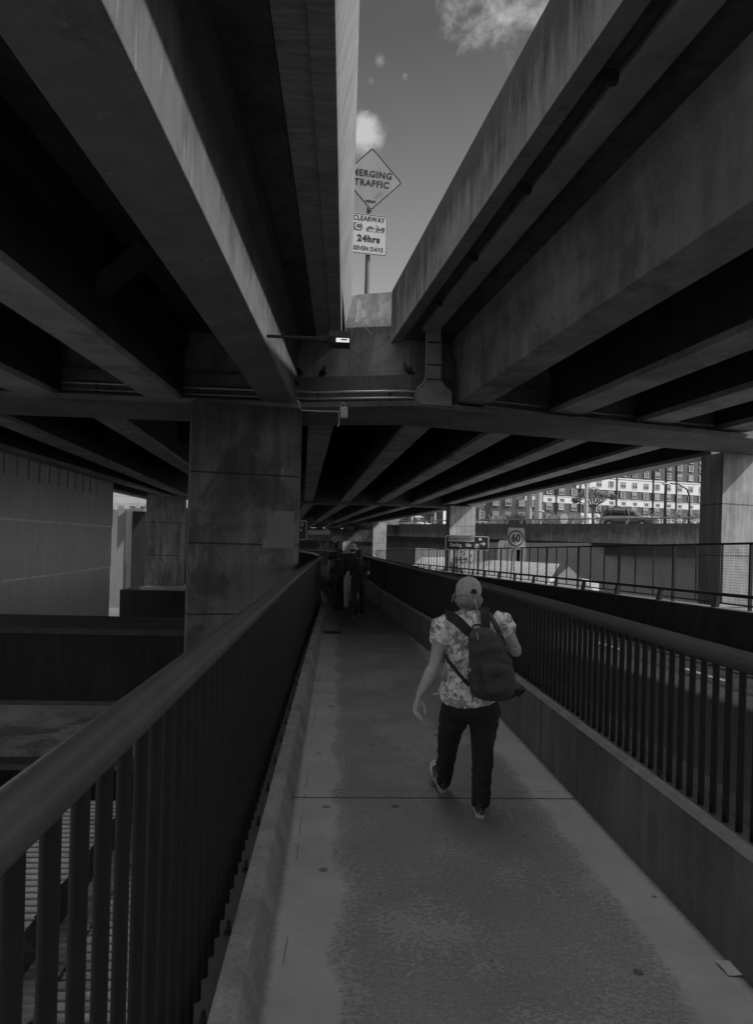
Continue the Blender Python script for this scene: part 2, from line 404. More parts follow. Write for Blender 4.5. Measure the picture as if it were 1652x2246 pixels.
# ------------------------------------------------------------------ road, barrier, mesh fence on the right
BA, BB = Vector((7.1, 11.6, .74)), Vector((3.9, 70, -.25))
bd = (BB-BA)/(BB.y-BA.y)
def bar(Y, dx=0., dz=0.): p = BA+bd*(Y-BA.y); return Vector((p.x+dx, p.y, p.z+dz))
mb = MB(); ys = [-8, 5, 12, 20, 30, 45, 62, 80]
def rx(Y):
    for i in range(1, len(PR)):
        if PR[i].y >= Y: return PR[i].x+.28
    return PR[-1].x+.28
V_ = []
for Y in ys:
    l = rx(Y) if Y < 43 else -9.
    V_ += [(l, Y, bar(Y).z-.8), (bar(Y).x-.05, Y, bar(Y).z-.8)]
mb.add(V_, [(2*i, 2*i+1, 2*i+3, 2*i+2) for i in range(len(ys)-1)])
tag(mb.build('road', ASPH), kind='structure')
PAINT = mat('road_paint', .4, .7, .25, 6, 0, 1, .2, bump=0)
mb = MB()
def strip(mb, p, q, wd, lift=.005):
    p = Vector(p); q = Vector(q); t = (q-p).normalized(); r = Vector((t.y, -t.x, 0))*wd/2
    u = Vector((0, 0, lift)); mb.add([p-r+u, p+r+u, q+r+u, q-r+u], [(0, 1, 2, 3)])
for i in range(14):
    y0 = 3.0+i*3.1
    strip(mb, bar(y0, -1.75, -.8), bar(y0+1.1, -1.75, -.8), .1)
strip(mb, bar(17, -1.6, -.8), bar(17.4, -4.3, -.8), .12)
strip(mb, bar(15.5, -4.3, -.8), bar(40, -2.9, -.8), .1)
tag(mb.build('road_markings', PAINT), kind='structure')
bt = thing('concrete_barrier', bar(11.6, 0, -.8), 'dark concrete barrier with low steel rail on the far side of the road', 'barrier')
bp_ = [bar(Y) for Y in (-6, 5, 11.6, 20, 30, 40, 55, 70)]
mb = MB(); mb.sweep(bp_, [(-.16, -.82), (-.16, -.55), (-.08, -.2), (-.06, 0), (.3, 0), (.3, -1.6), (-.16, -1.6)])
part(mb, 'wall', mat('barrier_concrete', .05, .9, .3, 1.2, .35, 3, .1, joint=(1, 3.6, 7.4, .02, .3)), bt)
mb = MB(); mb.sweep(bp_, [(-.055, .004), (.28, .004), (.28, .02), (-.055, .02)])
part(mb, 'coping', mat('barrier_coping', .2, .85, .3, 3), bt)
mb = MB(); mb.tube([p+Vector((.02, 0, .27)) for p in bp_], .033, 8); part(mb, 'rail', STEELD, bt)
bk = MB(); bk.add([(x, y, z) for x in (-.03, .03) for (y, z) in ((-.02, .02), (.14, .02), (.10, .16), (.0, .27), (-.09, .27), (-.05, .14))],
                  [(0, 1, 2, 3, 4, 5), (11, 10, 9, 8, 7, 6)]+[(i, 6+i, 6+(i+1) % 6, (i+1) % 6) for i in range(6)])
b0 = None
for i in range(30):
    Y = 4.4+i*1.98 if i < 22 else 4.4+i*1.98
    p = bar(Y, .04)
    if p.y > 66: break
    if b0 is None:
        b0 = bk.build('rail_bracket', GALV if False else mat('bracket_steel', .12, .5, .1, 5)); b0.parent = bt
        b0.matrix_parent_inverse = Matrix.Translation(-Vector(bt.location)); b0.location = p
    else: copypart(b0, bt, p)
ft = thing('mesh_fence', bar(11.6, .12), 'black steel fence with fine wire mesh standing on the concrete barrier', 'fence')
fo = .14; fp = [bar(Y, fo) for Y in (-4, 11.6, 30, 70)]
mb = MB(); mb.tube([p+Vector((0, 0, 1.2)) for p in fp], .024, 6); mb.tube([p+Vector((0, 0, .1)) for p in fp], .018, 6)
part(mb, 'frame_rail', STEELD, ft)
ms = MB()
zz = .14
while zz < 1.19:
    ms.tube([p+Vector((0, 0, zz)) for p in fp], .0022, 3, False); zz += .05
Y = 5.
while Y < 30:
    p = bar(Y, fo); ms.tube([p+Vector((0, 0, .1)), p+Vector((0, 0, 1.2))], .0018, 3, False); Y += .05 if Y < 20 else .1
part(ms, 'wire_mesh', STEELD, ft)
pm = MB(); pm.box((0, 0, .61), (.05, .05, 1.2)); pn = MB(); pn.box((0, 0, .65), (.028, .028, 1.1))
i = 0; Y = 6.6; po = None; pq = None
while Y < 69:
    p = bar(Y, fo)
    if i % 3 == 0:
        if po is None:
            po = pm.build('fence_post', STEELD); po.parent = ft; po.matrix_parent_inverse = Matrix.Translation(-Vector(ft.location)); po.location = p
        else: copypart(po, ft, p)
    else:
        if pq is None:
            pq = pn.build('fence_bar', STEELD); pq.parent = ft; pq.matrix_parent_inverse = Matrix.Translation(-Vector(ft.location)); pq.location = p
        else: copypart(pq, ft, p)
    Y += .82; i += 1
# ================================================================== OVERHEAD STRUCTURE
ZC = 4.16                                     # underside of the crosshead
def cz(x, y, z=ZC): p = atZ(x, y, z); return (p.x, p.y)
near = [cz(-330, 855), cz(0, 868), cz(656, 893.5), cz(905, 890), cz(1652, 962), cz(1790, 974)]
def nearY(X, d=0.):
    for i in range(len(near)-1):
        if X <= near[i+1][0] or i == len(near)-2:
            k = (X-near[i][0])/(near[i+1][0]-near[i][0]); return near[i][1]+k*(near[i+1][1]-near[i][1])+d
def band(d0, d1, z0, z1, x0=None, x1=None):
    pts = [p for p in near if (x0 is None or p[0] > x0) and (x1 is None or p[0] < x1)]
    if x0 is not None: pts = [(x0, nearY(x0))]+pts
    if x1 is not None: pts = pts+[(x1, nearY(x1))]
    mb = MB(); n = len(pts)
    for i in range(n-1):
        q = [(pts[i][0], pts[i][1]+d0), (pts[i+1][0], pts[i+1][1]+d0), (pts[i+1][0], pts[i+1][1]+d1), (pts[i][0], pts[i][1]+d1)]
        mb.plan(q, z0, z1)
    # weld the segments into one skin
    return mb
pier = thing('bridge_pier', (-1.7, 12.6, -6), 'wide concrete pier with its crosshead beside the left railing', 'bridge pier')
def skin(d0, d1, z0, z1, x0=None, x1=None):
    pts = [p for p in near if (x0 is None or p[0] > x0) and (x1 is None or p[0] < x1)]
    if x0 is not None: pts = [(x0, nearY(x0))]+pts
    if x1 is not None: pts = pts+[(x1, nearY(x1))]
    mb = MB()
    rs = [[Vector((p[0], p[1]+d, z)) for d, z in ((d0, z0), (d1, z0), (d1, z1), (d0, z1))] for p in pts]
    mb.rings(rs, True, False); return mb
part(skin(0, 1.95, ZC, ZC+.09), 'crosshead', CONCB, pier)
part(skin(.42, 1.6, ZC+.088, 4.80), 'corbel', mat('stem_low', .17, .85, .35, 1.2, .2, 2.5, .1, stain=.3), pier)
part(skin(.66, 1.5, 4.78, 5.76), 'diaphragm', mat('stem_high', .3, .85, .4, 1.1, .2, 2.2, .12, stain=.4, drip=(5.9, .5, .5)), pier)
q = lambda x, yy: atY(x, 1100, yy).x
cx0, cx1, cx2 = q(409, 12.3), q(421, 12.1), q(651, 12.2)
part(skin(.74, 1.42, 5.7, 7.3, None, -.45), 'upper_diaphragm', MATS['stem_high'], pier)
part(skin(.74, 1.42, 5.7, 6.4, 2.6, None), 'upper_diaphragm', MATS['stem_high'], pier)
col = MB(); col.plan([(cx1, 12.02), (cx2-.06, 12.42), (cx2, 12.5), (cx2, 13.3), (cx1-.05, 13.3), (cx0, 12.9), (cx0, 12.4), (cx1-.03, 12.04)], -7, ZC+.001)
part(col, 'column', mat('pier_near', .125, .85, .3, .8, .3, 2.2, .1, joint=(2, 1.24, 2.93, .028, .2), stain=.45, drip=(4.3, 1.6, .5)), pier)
column_face = (Vector((cx1, 12.02, 0)), Vector((cx2-.06, 12.42, 0)))
td_ = (column_face[1]-column_face[0]).normalized(); nd_ = Vector((td_.y, -td_.x, 0)); pm_l = []
for x, y in ((576, 1202), (576, 1178), (587, 1178), (587, 1132), (600, 1132), (600, 1121), (645, 1121), (645, 1202)):
    r_ = ray(x, y); t_ = (column_face[0]-Vector((0, 0, 0))).dot(nd_)/r_.dot(nd_); pm_l.append(CAM+r_*t_)
mb = MB(); n_ = len(pm_l); mb.add([p+nd_*.006 for p in pm_l]+[p-nd_*.01 for p in pm_l], [tuple(range(n_))[::-1], tuple(range(n_, 2*n_))]+[(i, (i+1) % n_, n_+(i+1) % n_, n_+i) for i in range(n_)])
part(mb, 'painted_patch', mat('patch_paint', .16, .8, .1, 2, .1, 2, .06), pier)
rc = thing('bridge_pier', (9.5, 16.2, -6), 'sunlit concrete pier column behind the mesh fence at the right edge', 'bridge pier')
xl = atY(1583, 1100, 15.8).x
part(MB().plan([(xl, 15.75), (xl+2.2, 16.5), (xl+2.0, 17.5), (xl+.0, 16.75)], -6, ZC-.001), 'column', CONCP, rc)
part(MB().plan([(xl-.2, 15.5), (xl+2.4, 16.1), (xl+2.4, 17.5), (xl-.2, 16.9)], -6, .35), 'plinth', CONCL, rc)
# --- upper parapet piece closing the gap between the decks
gp = thing('parapet_wall', (1.2, 13.2, 5.75), 'stained concrete parapet closing the gap between the two upper decks', 'wall')
p1, p2, p3, p4 = atY(752, 727, 12.75), atY(877, 727, 12.65), atY(861, 640, 13.0), atY(764, 648, 13.0)
mb = MB(); mb.add([p1, p2, p3, p4]+[p+Vector((0, .4, 0)) for p in (p1, p2, p3, p4)],
                  [(0, 1, 2, 3), (7, 6, 5, 4), (3, 2, 6, 7), (1, 5, 6, 2), (0, 3, 7, 4), (0, 4, 5, 1)])
part(mb, 'wall', mat('gap_wall', .24, .9, .45, 1.6, .35, 2, .25, bump=.6, stain=.35), gp)
# --- decks in front of the crosshead
class Deck:
    def __init__(s, vx, vy): s.d = ray(vx, vy)
    def a(s, px, b): r = ray(*px); return b*(r.x-s.d.x)/(r.z-s.d.z)
    def b(s, px, Y): r = ray(*px); return Y*(r.z-s.d.z)
    def prism(s, mb, sec, y0, y1):          # y1 may be a function of X
        n = len(sec); rs = []
        for e in (0, 1):
            ring = []
            for a, b in sec:
                Y = y0 if e == 0 else (y1(a+s.d.x*12) if callable(y1) else y1)
                ring.append(CAM+s.d*Y+Vector((a, 0, b)))
            rs.append(ring)
        m = 24
        rr = [[p.lerp(q_, i/m) for p, q_ in zip(rs[0], rs[1])] for i in range(m+1)]
        return mb.rings(rr, True, False)
LD = Deck(787, 1178); yb = -.5
lo = thing('overpass_deck', (-4, 2, 6), 'upper left overpass deck on deep concrete girders above the walkway', 'overpass')
def nY(X): return nearY(X)+.3
bL = LD.b((650, 880), 12.1); sL = LD.b((655, 708), 12.1)
zt = bL+1.75
def girder(D, mb, ar, al, b0, b1, fl=True, end=nY, right=True, y0=-.5):
    # ar/al: right and left foot of the beam in section
    w = ar-al; s_ = [(al, b0), (ar, b0), (ar, b1-.45), (ar+.07, b1-.30), (ar+.07, b1), (al-.07, b1), (al-.07, b1-.30), (al, b1-.45)]
    return D.prism(mb, s_, y0, end)
b1 = sL
L1r, L1l = LD.a((222, 0), bL), LD.a((0, 80), bL)
L2r, L2l = LD.a((0, 575), bL), LD.a((0, 660), bL)
L3r, L3l = LD.a((0, 810), bL), LD.a((0, 848), bL)
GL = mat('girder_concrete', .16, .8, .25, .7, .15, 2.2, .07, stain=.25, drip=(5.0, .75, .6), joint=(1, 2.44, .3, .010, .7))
for r_, l_ in ((L1r, L1l), (L2r, L2l), (L3r, L3l), (L3r-2.6, L3r-3.2)):
    main = r_ == L1r
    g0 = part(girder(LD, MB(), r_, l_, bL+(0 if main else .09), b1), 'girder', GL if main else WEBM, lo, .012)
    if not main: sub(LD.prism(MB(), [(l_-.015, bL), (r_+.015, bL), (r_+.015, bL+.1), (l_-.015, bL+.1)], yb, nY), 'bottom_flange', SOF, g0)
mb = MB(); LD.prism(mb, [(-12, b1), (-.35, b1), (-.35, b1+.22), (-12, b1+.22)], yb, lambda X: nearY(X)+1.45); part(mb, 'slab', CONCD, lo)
PD = Deck(757, 1180)
b2 = PD.b((750, 722), 12.1)
e0, e1, e2 = PD.a((668, 0), b2), PD.a((735, 0), b2), PD.a((789, 0), b2+.72)
mb = MB(); PD.prism(mb, [(e0-.25, b2+.03), (e0, b2+.03), (e0+.01, b2), (e1, b2), (e1+.02, b2+.06), (e2, b2+.72), (e2-.12, b2+.85), (e2-.3, b2+.85), (e0-.25, b2+.5)], yb, lambda X: 12.75)
pm_ = mat('parapet_left', .34, .8, .2, 1.5, 0, 3, .08)  # pale concrete tone of its own
def diag(m):     # board marks left running down the sloped face
    nt = m.node_tree; b = nt.nodes['Principled BSDF']; g = nt.nodes.new('ShaderNodeNewGeometry')
    mp = nt.nodes.new('ShaderNodeMapping'); mp.inputs['Rotation'].default_value = (math.radians(28), 0, 0); mp.inputs['Scale'].default_value = (1, 9, .5)
    nt.links.new(g.outputs['Position'], mp.inputs[0])
    v = rampl(nt, nz(nt, mp.outputs[0], 2.6, 5, .65), .3, .7, .62, 1.2)
    l = b.inputs['Base Color'].links[0]; src = l.from_socket; nt.links.remove(l)
    nt.links.new(mth(nt, 'MULTIPLY', src, v), b.inputs['Base Color'])
diag(pm_)
part(mb, 'parapet', pm_, lo)
mb = MB(); PD.prism(mb, [(L1r-.6, b2+.02), (e0-.26, b2+.02), (e0-.26, b2+.3), (L1r-.6, b2+.3)], yb, 12.5); part(mb, 'edge_slab', CONCD, lo)
# cross braces between the dark girders
for (xa, ya, xb, yb_) in ((180, 665, 320, 550),):
    p, q_ = atY(xa, ya, 8.6), atY(xb, yb_, 8.6)
    d_ = (q_-p); mb = MB(); mb.box((p+q_)/2, (d_.length, .3, .16), Matrix.Rotation(-math.atan2(d_.z, d_.x), 3, 'Y')); part(mb, 'cross_beam', CONCD, lo)
RD = Deck(565, 1183); yb = -16.
ro = thing('overpass_deck', (6, 2, 6), 'upper right overpass deck with stained parapet and deep girders over the road', 'overpass')
bR = RD.b((1001, 885), 12.15)
R1 = (RD.a((1652, 440), bR), RD.a((1652, 545), bR)); R2 = (RD.a((1652, 720), bR), RD.a((1652, 765), bR)); R3 = (RD.a((1652, 850), bR), RD.a((1652, 878), bR))
R4 = (RD.a((1652, 925), bR), RD.a((1652, 945), bR))
soff = R1[0]*(ray(1652, 95).z-RD.d.z)/(ray(1652, 95).x-RD.d.x)
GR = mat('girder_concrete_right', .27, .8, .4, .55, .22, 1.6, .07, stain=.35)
for (l_, r_) in (R1, R2, R3, R4):
    main = l_ == R1[0]
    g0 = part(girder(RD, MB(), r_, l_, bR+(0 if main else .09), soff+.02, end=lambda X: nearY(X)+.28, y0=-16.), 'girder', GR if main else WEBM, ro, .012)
    if not main: sub(RD.prism(MB(), [(l_-.015, bR), (r_+.015, bR), (r_+.015, bR+.1), (l_-.015, bR+.1)], -16., lambda X: nearY(X)+.28), 'bottom_flange', SOF, g0)
sb = soff+.02
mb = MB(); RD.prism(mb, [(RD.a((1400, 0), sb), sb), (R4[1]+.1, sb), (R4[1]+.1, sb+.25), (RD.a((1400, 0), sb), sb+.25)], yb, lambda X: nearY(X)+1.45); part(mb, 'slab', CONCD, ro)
bp2 = sb-.06
q0 = RD.a((1368, 0), bp2); h_ = .0
bt2 = q0*(ray(1206, 0).z-RD.d.z)/(ray(1206, 0).x-RD.d.x)
ex = RD.a((1430, 0), bp2)
mb = MB(); RD.prism(mb, [(q0, bp2), (ex, bp2), (ex+.01, bp2+.25), (q0+.22, bp2+.3), (q0+.2, bt2), (q0, bt2)], yb, lambda X: nearY(X)+.62)
part(mb, 'parapet', mat('parapet_stained', .24, .85, .2, .9, .12, 3.2, .1, stain=.2, drip=(6.25, .95, .86)), ro)
# drain channel under the right deck, its box downpipe and shoe
ch = thing('drain_duct', atY(950, 800, 12), 'flat grey metal duct running under the right deck and down the pier', 'duct')
c0, c1 = RD.a((1506, 0), sb-.12), RD.a((1596, 0), sb-.12)
DU = mat('duct_metal', .3, .55, .3, 1.5, 0, 1, .06, spec=.4, stain=.3)
ye = 11.5
mb = MB(); RD.prism(mb, [(c0, sb-.12), (c1, sb-.12), (c1, sb-.01), (c0, sb-.01)], yb, ye); part(mb, 'channel', DU, ch)
def P3(x, y, Y): return atY(x, y, Y)
dz = [((941, 697), (971, 690), 11.6), ((938, 735), (968, 735), 11.75), ((938.5, 751), (969, 750), 11.8), ((938, 800), (968, 800), 11.8), ((936, 832), (967, 832), 11.8),
      ((930, 846), (975, 846), 11.8), ((913, 854), (992, 858), 11.8), ((913, 885), (991, 891), 11.8)]
rs = []
e_a = CAM+RD.d*ye+Vector((c0, 0, sb-.1)); e_b = CAM+RD.d*ye+Vector((c1, 0, sb-.1))
rs.append([e_a, e_b, e_b+Vector((0, .1, .1)), e_a+Vector((0, .1, .1))])
for a_, b_, Y in dz:
    pa, pb = P3(*a_, Y), P3(*b_, Y); rs.append([pa, pb, pb+Vector((0, .3, 0)), pa+Vector((0, .3, 0))])
part(MB().rings(rs, True, False), 'downpipe_box', DU, ch)
for y in (751, 800, 832):
    pa, pb = P3(937, y, 11.76), P3(970, y, 11.76)
    part(MB().box((pa+pb)/2, ((pb-pa).length, .012, .02)), 'clamp_band', STEEL, ch)
cl = thing('cable', atY(935, 800, 11.75), 'thin cable clipped along the edge of the drain duct', 'cable')
part(MB().tube([P3(1500, 3, 4.6)] and [P3(944, 695, 11.5), P3(937, 725, 11.65), P3(936, 760, 11.7), P3(934, 825, 11.7), P3(928, 842, 11.7), P3(914, 852, 11.7)], .011, 6), 'sheath', GALV, cl)
cb = MB(); cb.tube([CAM+RD.d*Y+Vector((c0-.05, 0, sb-.06)) for Y in (yb, 0, 5, 9, 11.4)], .013, 6); part(cb, 'sheath', STEEL, cl)
for Y in (3.5, 5.2, 6.9, 8.6, 10.3):
    p = CAM+RD.d*Y+Vector((c0-.05, 0, sb-.05)); part(MB().box(p, (.16, .05, .1)), 'clip', STEELD, cl)
# end diaphragm fin beside the right girder
fn = atY(1000, 850, 12.0)
mb = MB(); p = [atY(1000, 889, 12.1), atY(993, 824, 12.1), atY(1003, 826, 12.25), atY(1022, 765, 12.3), atY(1022, 880, 12.3)]
mb.add([*p]+[v+Vector((.03, .12, 0)) for v in p], [(0, 4, 3, 2, 1)]+[(i, (i+1) % 5, 5+(i+1) % 5, 5+i) for i in range(5)])
part(mb, 'end_bracket', CONCB, ro)
# --- decks behind the crosshead
DK = WEBM
def beam(mb, p, q_, w, h, z=None):
    p = Vector(p); q_ = Vector(q_); t = (q_-p); t.z = 0; t.normalize(); r = Vector((t.y, -t.x, 0))*w/2
    rs = []
    m = 10
    for i in range(m+1):
        c_ = p.lerp(q_, i/m); rs.append([c_-r, c_+r, c_+r+Vector((0, 0, h)), c_-r+Vector((0, 0, h))])
    return mb.rings(rs, True, False)
ZB = ZC+.1
d2 = thing('overpass_deck', (0, 28, 6), 'overpass deck continuing beyond the crosshead towards the far piers', 'overpass')
bays = [((703, 940), (677, 1099)), ((916, 938), (757, 1101)), ((1100, 950), (835, 1103)), ((1268, 966), (908, 1106)), ((1418, 985), (975, 1109)), ((1532, 1008), (1012, 1112)),
        ((229, 915), (505, 1092)), ((-70, 895), (407, 1090)), ((-160, 940), (398, 1097)), ((-200, 977), (343, 1099))]
ends = []
for (a_, b_) in bays:
    p, q_ = atZ(*a_, ZB), atZ(*b_, ZB); k = (14.2-p.y)/(q_.y-p.y)
    if p.y > 14.2 and a_[0] < 0: p = p+(q_-p)*k
    p = p+(p-q_).normalized()*1.0; ends.append((p, q_))
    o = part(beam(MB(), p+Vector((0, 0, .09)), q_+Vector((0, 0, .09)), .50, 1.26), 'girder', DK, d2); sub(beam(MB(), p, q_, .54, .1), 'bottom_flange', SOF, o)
pl = sorted(ends, key=lambda e: e[0].x)
mb = MB()
for i in range(len(pl)-1):
    (p, q_), (r_, s_) = pl[i], pl[i+1]
    mb.add([p+Vector((0, -.2, 1.35)), r_+Vector((0, -.2, 1.35)), s_+Vector((0, 2, 1.35)), q_+Vector((0, 2, 1.35)),
            p+Vector((0, -.2, 1.6)), r_+Vector((0, -.2, 1.6)), s_+Vector((0, 2, 1.6)), q_+Vector((0, 2, 1.6))],
           [(3, 2, 1, 0), (4, 5, 6, 7), (0, 1, 5, 4), (1, 2, 6, 5), (2, 3, 7, 6), (3, 0, 4, 7)])
part(mb, 'slab', DARKSH, d2)
for t_ in (.3, .6):
    pts = [e[0].lerp(e[1], t_) for e in pl]
    for i in range(len(pts)-1): 
        part(beam(MB(), pts[i]+Vector((0, 0, .55)), pts[i+1]+Vector((0, 0, .55)), .25, .8), 'cross_beam', DARKSH, d2)
# second crosshead with its sunlit column
def pierat(label, Y, xs, xf, xe, top, cross, plinthz=None, botz=-6, m=CONCP, group=None, g=True):
    A = atY(xf, 1120, Y); B = atY(xe, 1120, Y); t = thing('bridge_pier', ((A.x+B.x)/2, Y, botz), label, 'bridge pier', group)
    S = atY(xs, 1120, Y); dep = Y*(A.x/S.x-1) if abs(S.x) > .01 else .8
    dep = min(max(abs(dep), .8), 1.6)
    part(MB().plan([(A.x, Y), (B.x, Y+(B.x-A.x)*.34), (B.x, Y+dep+.3), (A.x, Y+dep)], botz, top), 'column', m, t)
    if cross:
        p = [atZ(*c_, top) for c_ in cross]
        mb = MB()
        for i in range(len(p)-1):
            mb.plan([(p[i].x, p[i].y-.2), (p[i+1].x, p[i+1].y-.2), (p[i+1].x, p[i+1].y+1.8), (p[i].x, p[i].y+1.8)], top, top+.9)
        part(mb, 'crosshead', CONCB, t)
    return t
pierat('pale concrete pier with graffiti behind the street name sign', 41.5, 972, 988, 1048, ZC, [(655, 1103), (830, 1106), (1060, 1115)])
pierat('narrow pale pier second along the far row', 81, 813, 820, 850, ZC, [(600, 1146), (795, 1148), (880, 1152)])
pierat('narrowest pale pier at the far end of the row', 98, 751, 754, 777, ZC, [(600, 1156), (800, 1158)])
lp = pierat('weathered pier on a dark plinth beside the ribbed warehouse', 40, 322, 320, 399, ZC, [(325, 1090), (409, 1093)], m=mat('pier_left', .33, .85, .3, .8, .5, 1.5, .08, joint=(2, 1.9, 2.6, .04, .3), stain=.2))  # concrete tone of this pier, streaked and jointed
A, B = atY(265, 1200, 38.5), atY(412, 1200, 38.5)
part(MB().span(A.x, B.x, 38.5, 42, -4.5, atY(300, 1294, 38.5).z), 'plinth', DARKSH, lp)
part(MB().span(A.x+1, B.x, 38.7, 41.8, atY(300, 1294, 38.5).z, atY(300, 1288, 38.5).z), 'footing', CONCL, lp)
d3 = thing('overpass_deck', (0, 60, 6), 'farthest stretch of overpass deck narrowing into the distance', 'overpass')
b3 = [((600, 1101), (600, 1147)), ((680, 1102), (648, 1148)), ((760, 1104), (690, 1149)), ((835, 1106), (725, 1150)), ((908, 1108), (757, 1150)), ((1012, 1113), (792, 1151))]
e3 = []
for a_, b_ in b3:
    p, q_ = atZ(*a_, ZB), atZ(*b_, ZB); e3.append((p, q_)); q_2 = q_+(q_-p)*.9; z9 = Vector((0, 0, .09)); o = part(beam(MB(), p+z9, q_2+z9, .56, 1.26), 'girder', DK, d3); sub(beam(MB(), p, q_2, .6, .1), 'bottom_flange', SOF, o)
mb = MB()
for i in range(len(e3)-1):
    (p, q_), (r_, s_) = e3[i], e3[i+1]; q_ = q_+(q_-p)*.9; s_ = s_+(s_-r_)*.9
    mb.add([v+Vector((0, 0, z)) for z in (1.35, 1.6) for v in (p, r_, s_, q_)], [(3, 2, 1, 0), (4, 5, 6, 7), (0, 1, 5, 4), (1, 2, 6, 5), (2, 3, 7, 6), (3, 0, 4, 7)])
part(mb, 'slab', DARKSH, d3)
# conduits along the corbel
CH = mat('conduit_metal', .5, .35, .1, 8, metal=.6, bump=0, fine=.05)
for k, (dy, lb) in enumerate(((0, 'upper of two long conduits fixed along the crosshead'), (1, 'lower of two long conduits fixed along the crosshead'))):
    t = thing('conduit', (0, 12.4, 4.3), lb, 'pipe')
    zc_ = 4.50-.12*dy
    pts = [(x, nearY(x)+.36, zc_-.004*x) for x in (-9, -6, -3, -.5, 1.2)]+[(x, nearY(x)+.36, zc_-.012-.012*(x-1.2)) for x in (3, 5, 8, 10)]
    part(MB().tube(pts, .026, 8), 'tube', CH, t)
    for x in (-8, -6.2, -4.4, -2.6, -.4, .9, 2.6, 4.4, 6.2):
        part(MB().box((x, nearY(x)+.38, zc_-.006*x), (.05, .075, .075)), 'saddle', STEEL, t)
# ================================================================== SIGNS
def quadM(tl, tr, bl, Y, yaw):    # local frame on a vertical plane facing the viewer; returns matrix at centre and size in metres
    a, b, c_ = atY(*tl, Y), atY(*tr, Y), atY(*bl, Y)
    return a, b, c_
def outline_sign(par, M, poly_fn, w, h, r, face, border, inset, bw_, zoff=.0):
    o = poly_fn(w, h, r); mb = MB(); plate(mb, o, M, -.004, 0); f = part(mb, 'sign_plate', face, par)
    a_ = poly_fn(w-2*inset, h-2*inset, max(r-inset, .01)); b_ = poly_fn(w-2*inset-2*bw_, h-2*inset-2*bw_, max(r-inset-bw_, .008))
    mb = MB(); ringplate(mb, a_, b_, M, .0005, .0035); sub(mb, 'border', border, f); return f
T3 = lambda x, y, z=.004: Matrix.Translation((x, y, z))
# merging traffic + clearway on one post
Ys = 14.2
ms_ = thing('road_sign', atY(805, 640, Ys), 'diamond merging traffic sign above a clearway plate on one post against the sky', 'road sign')
pt = MB(); pb_, pt_ = atY(804, 670, Ys+.10), atY(811, 440, Ys+.10); pt_.x = pb_.x; pt_.y = pb_.y; pb_.z -= 1.2
pt.tube([pb_, pt_], .052, 12); part(pt, 'post', mat('post_grey', .10, .5, .2, 4), ms_)
cD = atY(816, 393, Ys); yaw = math.radians(8)
M = face_mat(cD, yaw, math.radians(0))
side = .955
MD = M @ Matrix.Rotation(math.radians(45), 4, 'Z')
f = outline_sign(ms_, MD, rrect, side, side, .07, SIGNG, INK, .018, .022)
lettering('MERGING', .185, M @ T3(0, .10), INK, ms_, .005, spacing=1.12, sx=.97)
lettering('TRAFFIC', .185, M @ T3(0, -.095), INK, ms_, .005, spacing=1.12, sx=.97)
lettering('FERST', .07, M @ T3(-.01, -.47), INK, ms_, .003, sx=1.2)
lettering('NSL', .12, M @ T3(.16, -.31) @ Matrix.Rotation(.9, 4, 'Z'), mat('faded_scrawl', .25, .6, 0, fine=0, bump=0), ms_, -.002, name='graffiti')
cC = atY(809, 514, Ys); M = face_mat(cC, yaw)
f = outline_sign(ms_, M, rrect, .80, .84, .05, WHITE, INK, .012, .012)
lettering('CLEARWAY', .142, M @ T3(.0, .315), INK, ms_, .003, spacing=1.1, sx=.84)
mb = MB(); plate(mb, [(x*1.0, y) for x, y in rrect(.19, .17, .05)], M @ T3(-.235, .14, 0), .001, .003); part(mb, 'symbol', mat('symbol_grey', .09, .5, 0, fine=0, bump=0), ms_)
lettering('C', .19, M @ T3(-.235, .14, .005), WHITE, ms_, .004)
# tow truck pictogram
SG = MATS['symbol_grey']
mb = MB(); Mt = M @ T3(.14, .12, 0)
plate(mb, [(.0, -.02), (.2, -.02), (.2, .05), (.13, .05), (.13, .02), (0, .02)], Mt, .001, .003)
plate(mb, [(.0, .085), (.012, .09), (.09, .02), (.06, .02)], Mt, .001, .003)
plate(mb, [(-.2, -.03), (-.02, .015), (-.02, .035), (-.06, .03), (-.09, .055), (-.15, .045), (-.17, .01), (-.2, 0)], Mt, .001, .003)
for x, y in ((.04, -.03), (.16, -.03), (-.16, -.03), (-.06, 0)):
    plate(mb, [(x+.02*math.cos(k*.7854), y+.02*math.sin(k*.7854)) for k in range(8)], Mt, .001, .0035)
plate(mb, [(-.2, -.06), (.2, -.06), (.2, -.052), (-.2, -.052)], Mt, .001, .003)
part(mb, 'pictogram', SG, ms_)
lettering('24hrs', .185, M @ T3(.0, -.10), INK, ms_, .009, spacing=1.15, sx=1.0)
lettering('SEVEN DAYS', .125, M @ T3(.0, -.305), INK, ms_, .002, spacing=1.08, sx=.84)
# street name sign
REFL = mat('reflective_sheet', .85, .4, .05, 3, fine=.03, bump=0)
Yh = 34.; c_ = atY(1025, 1191, Yh)
hs = thing('street_sign', (c_.x, c_.y, c_.z-2.6), 'dark street name sign reading Harris Street with an arrow and parking symbol', 'street sign')
k = Yh/1500; M = face_mat(c_, math.radians(-3)); W_, H_ = 98*k, 33*k
outline_sign(hs, M, rrect, W_, H_, .09, SIGNB, REFL, .02, .03)
mb = MB(); plate(mb, rrect(57*k, 10*k, .02), M @ T3(-12.5*k, 8*k, 0), .001, .004); part(mb, 'name_panel', mat('panel_pale', .6, .5, .06, fine=0, bump=0), hs)
lettering('HARRIS STREET', 8.6*k, M @ T3(-12.5*k, 8*k, .006), INK, hs, .006, spacing=1.12, sx=.84)
lettering('Darling', 9.6*k, M @ T3(-25*k, -5*k, .004), REFL, hs, .007, spacing=1.1, sx=.8)
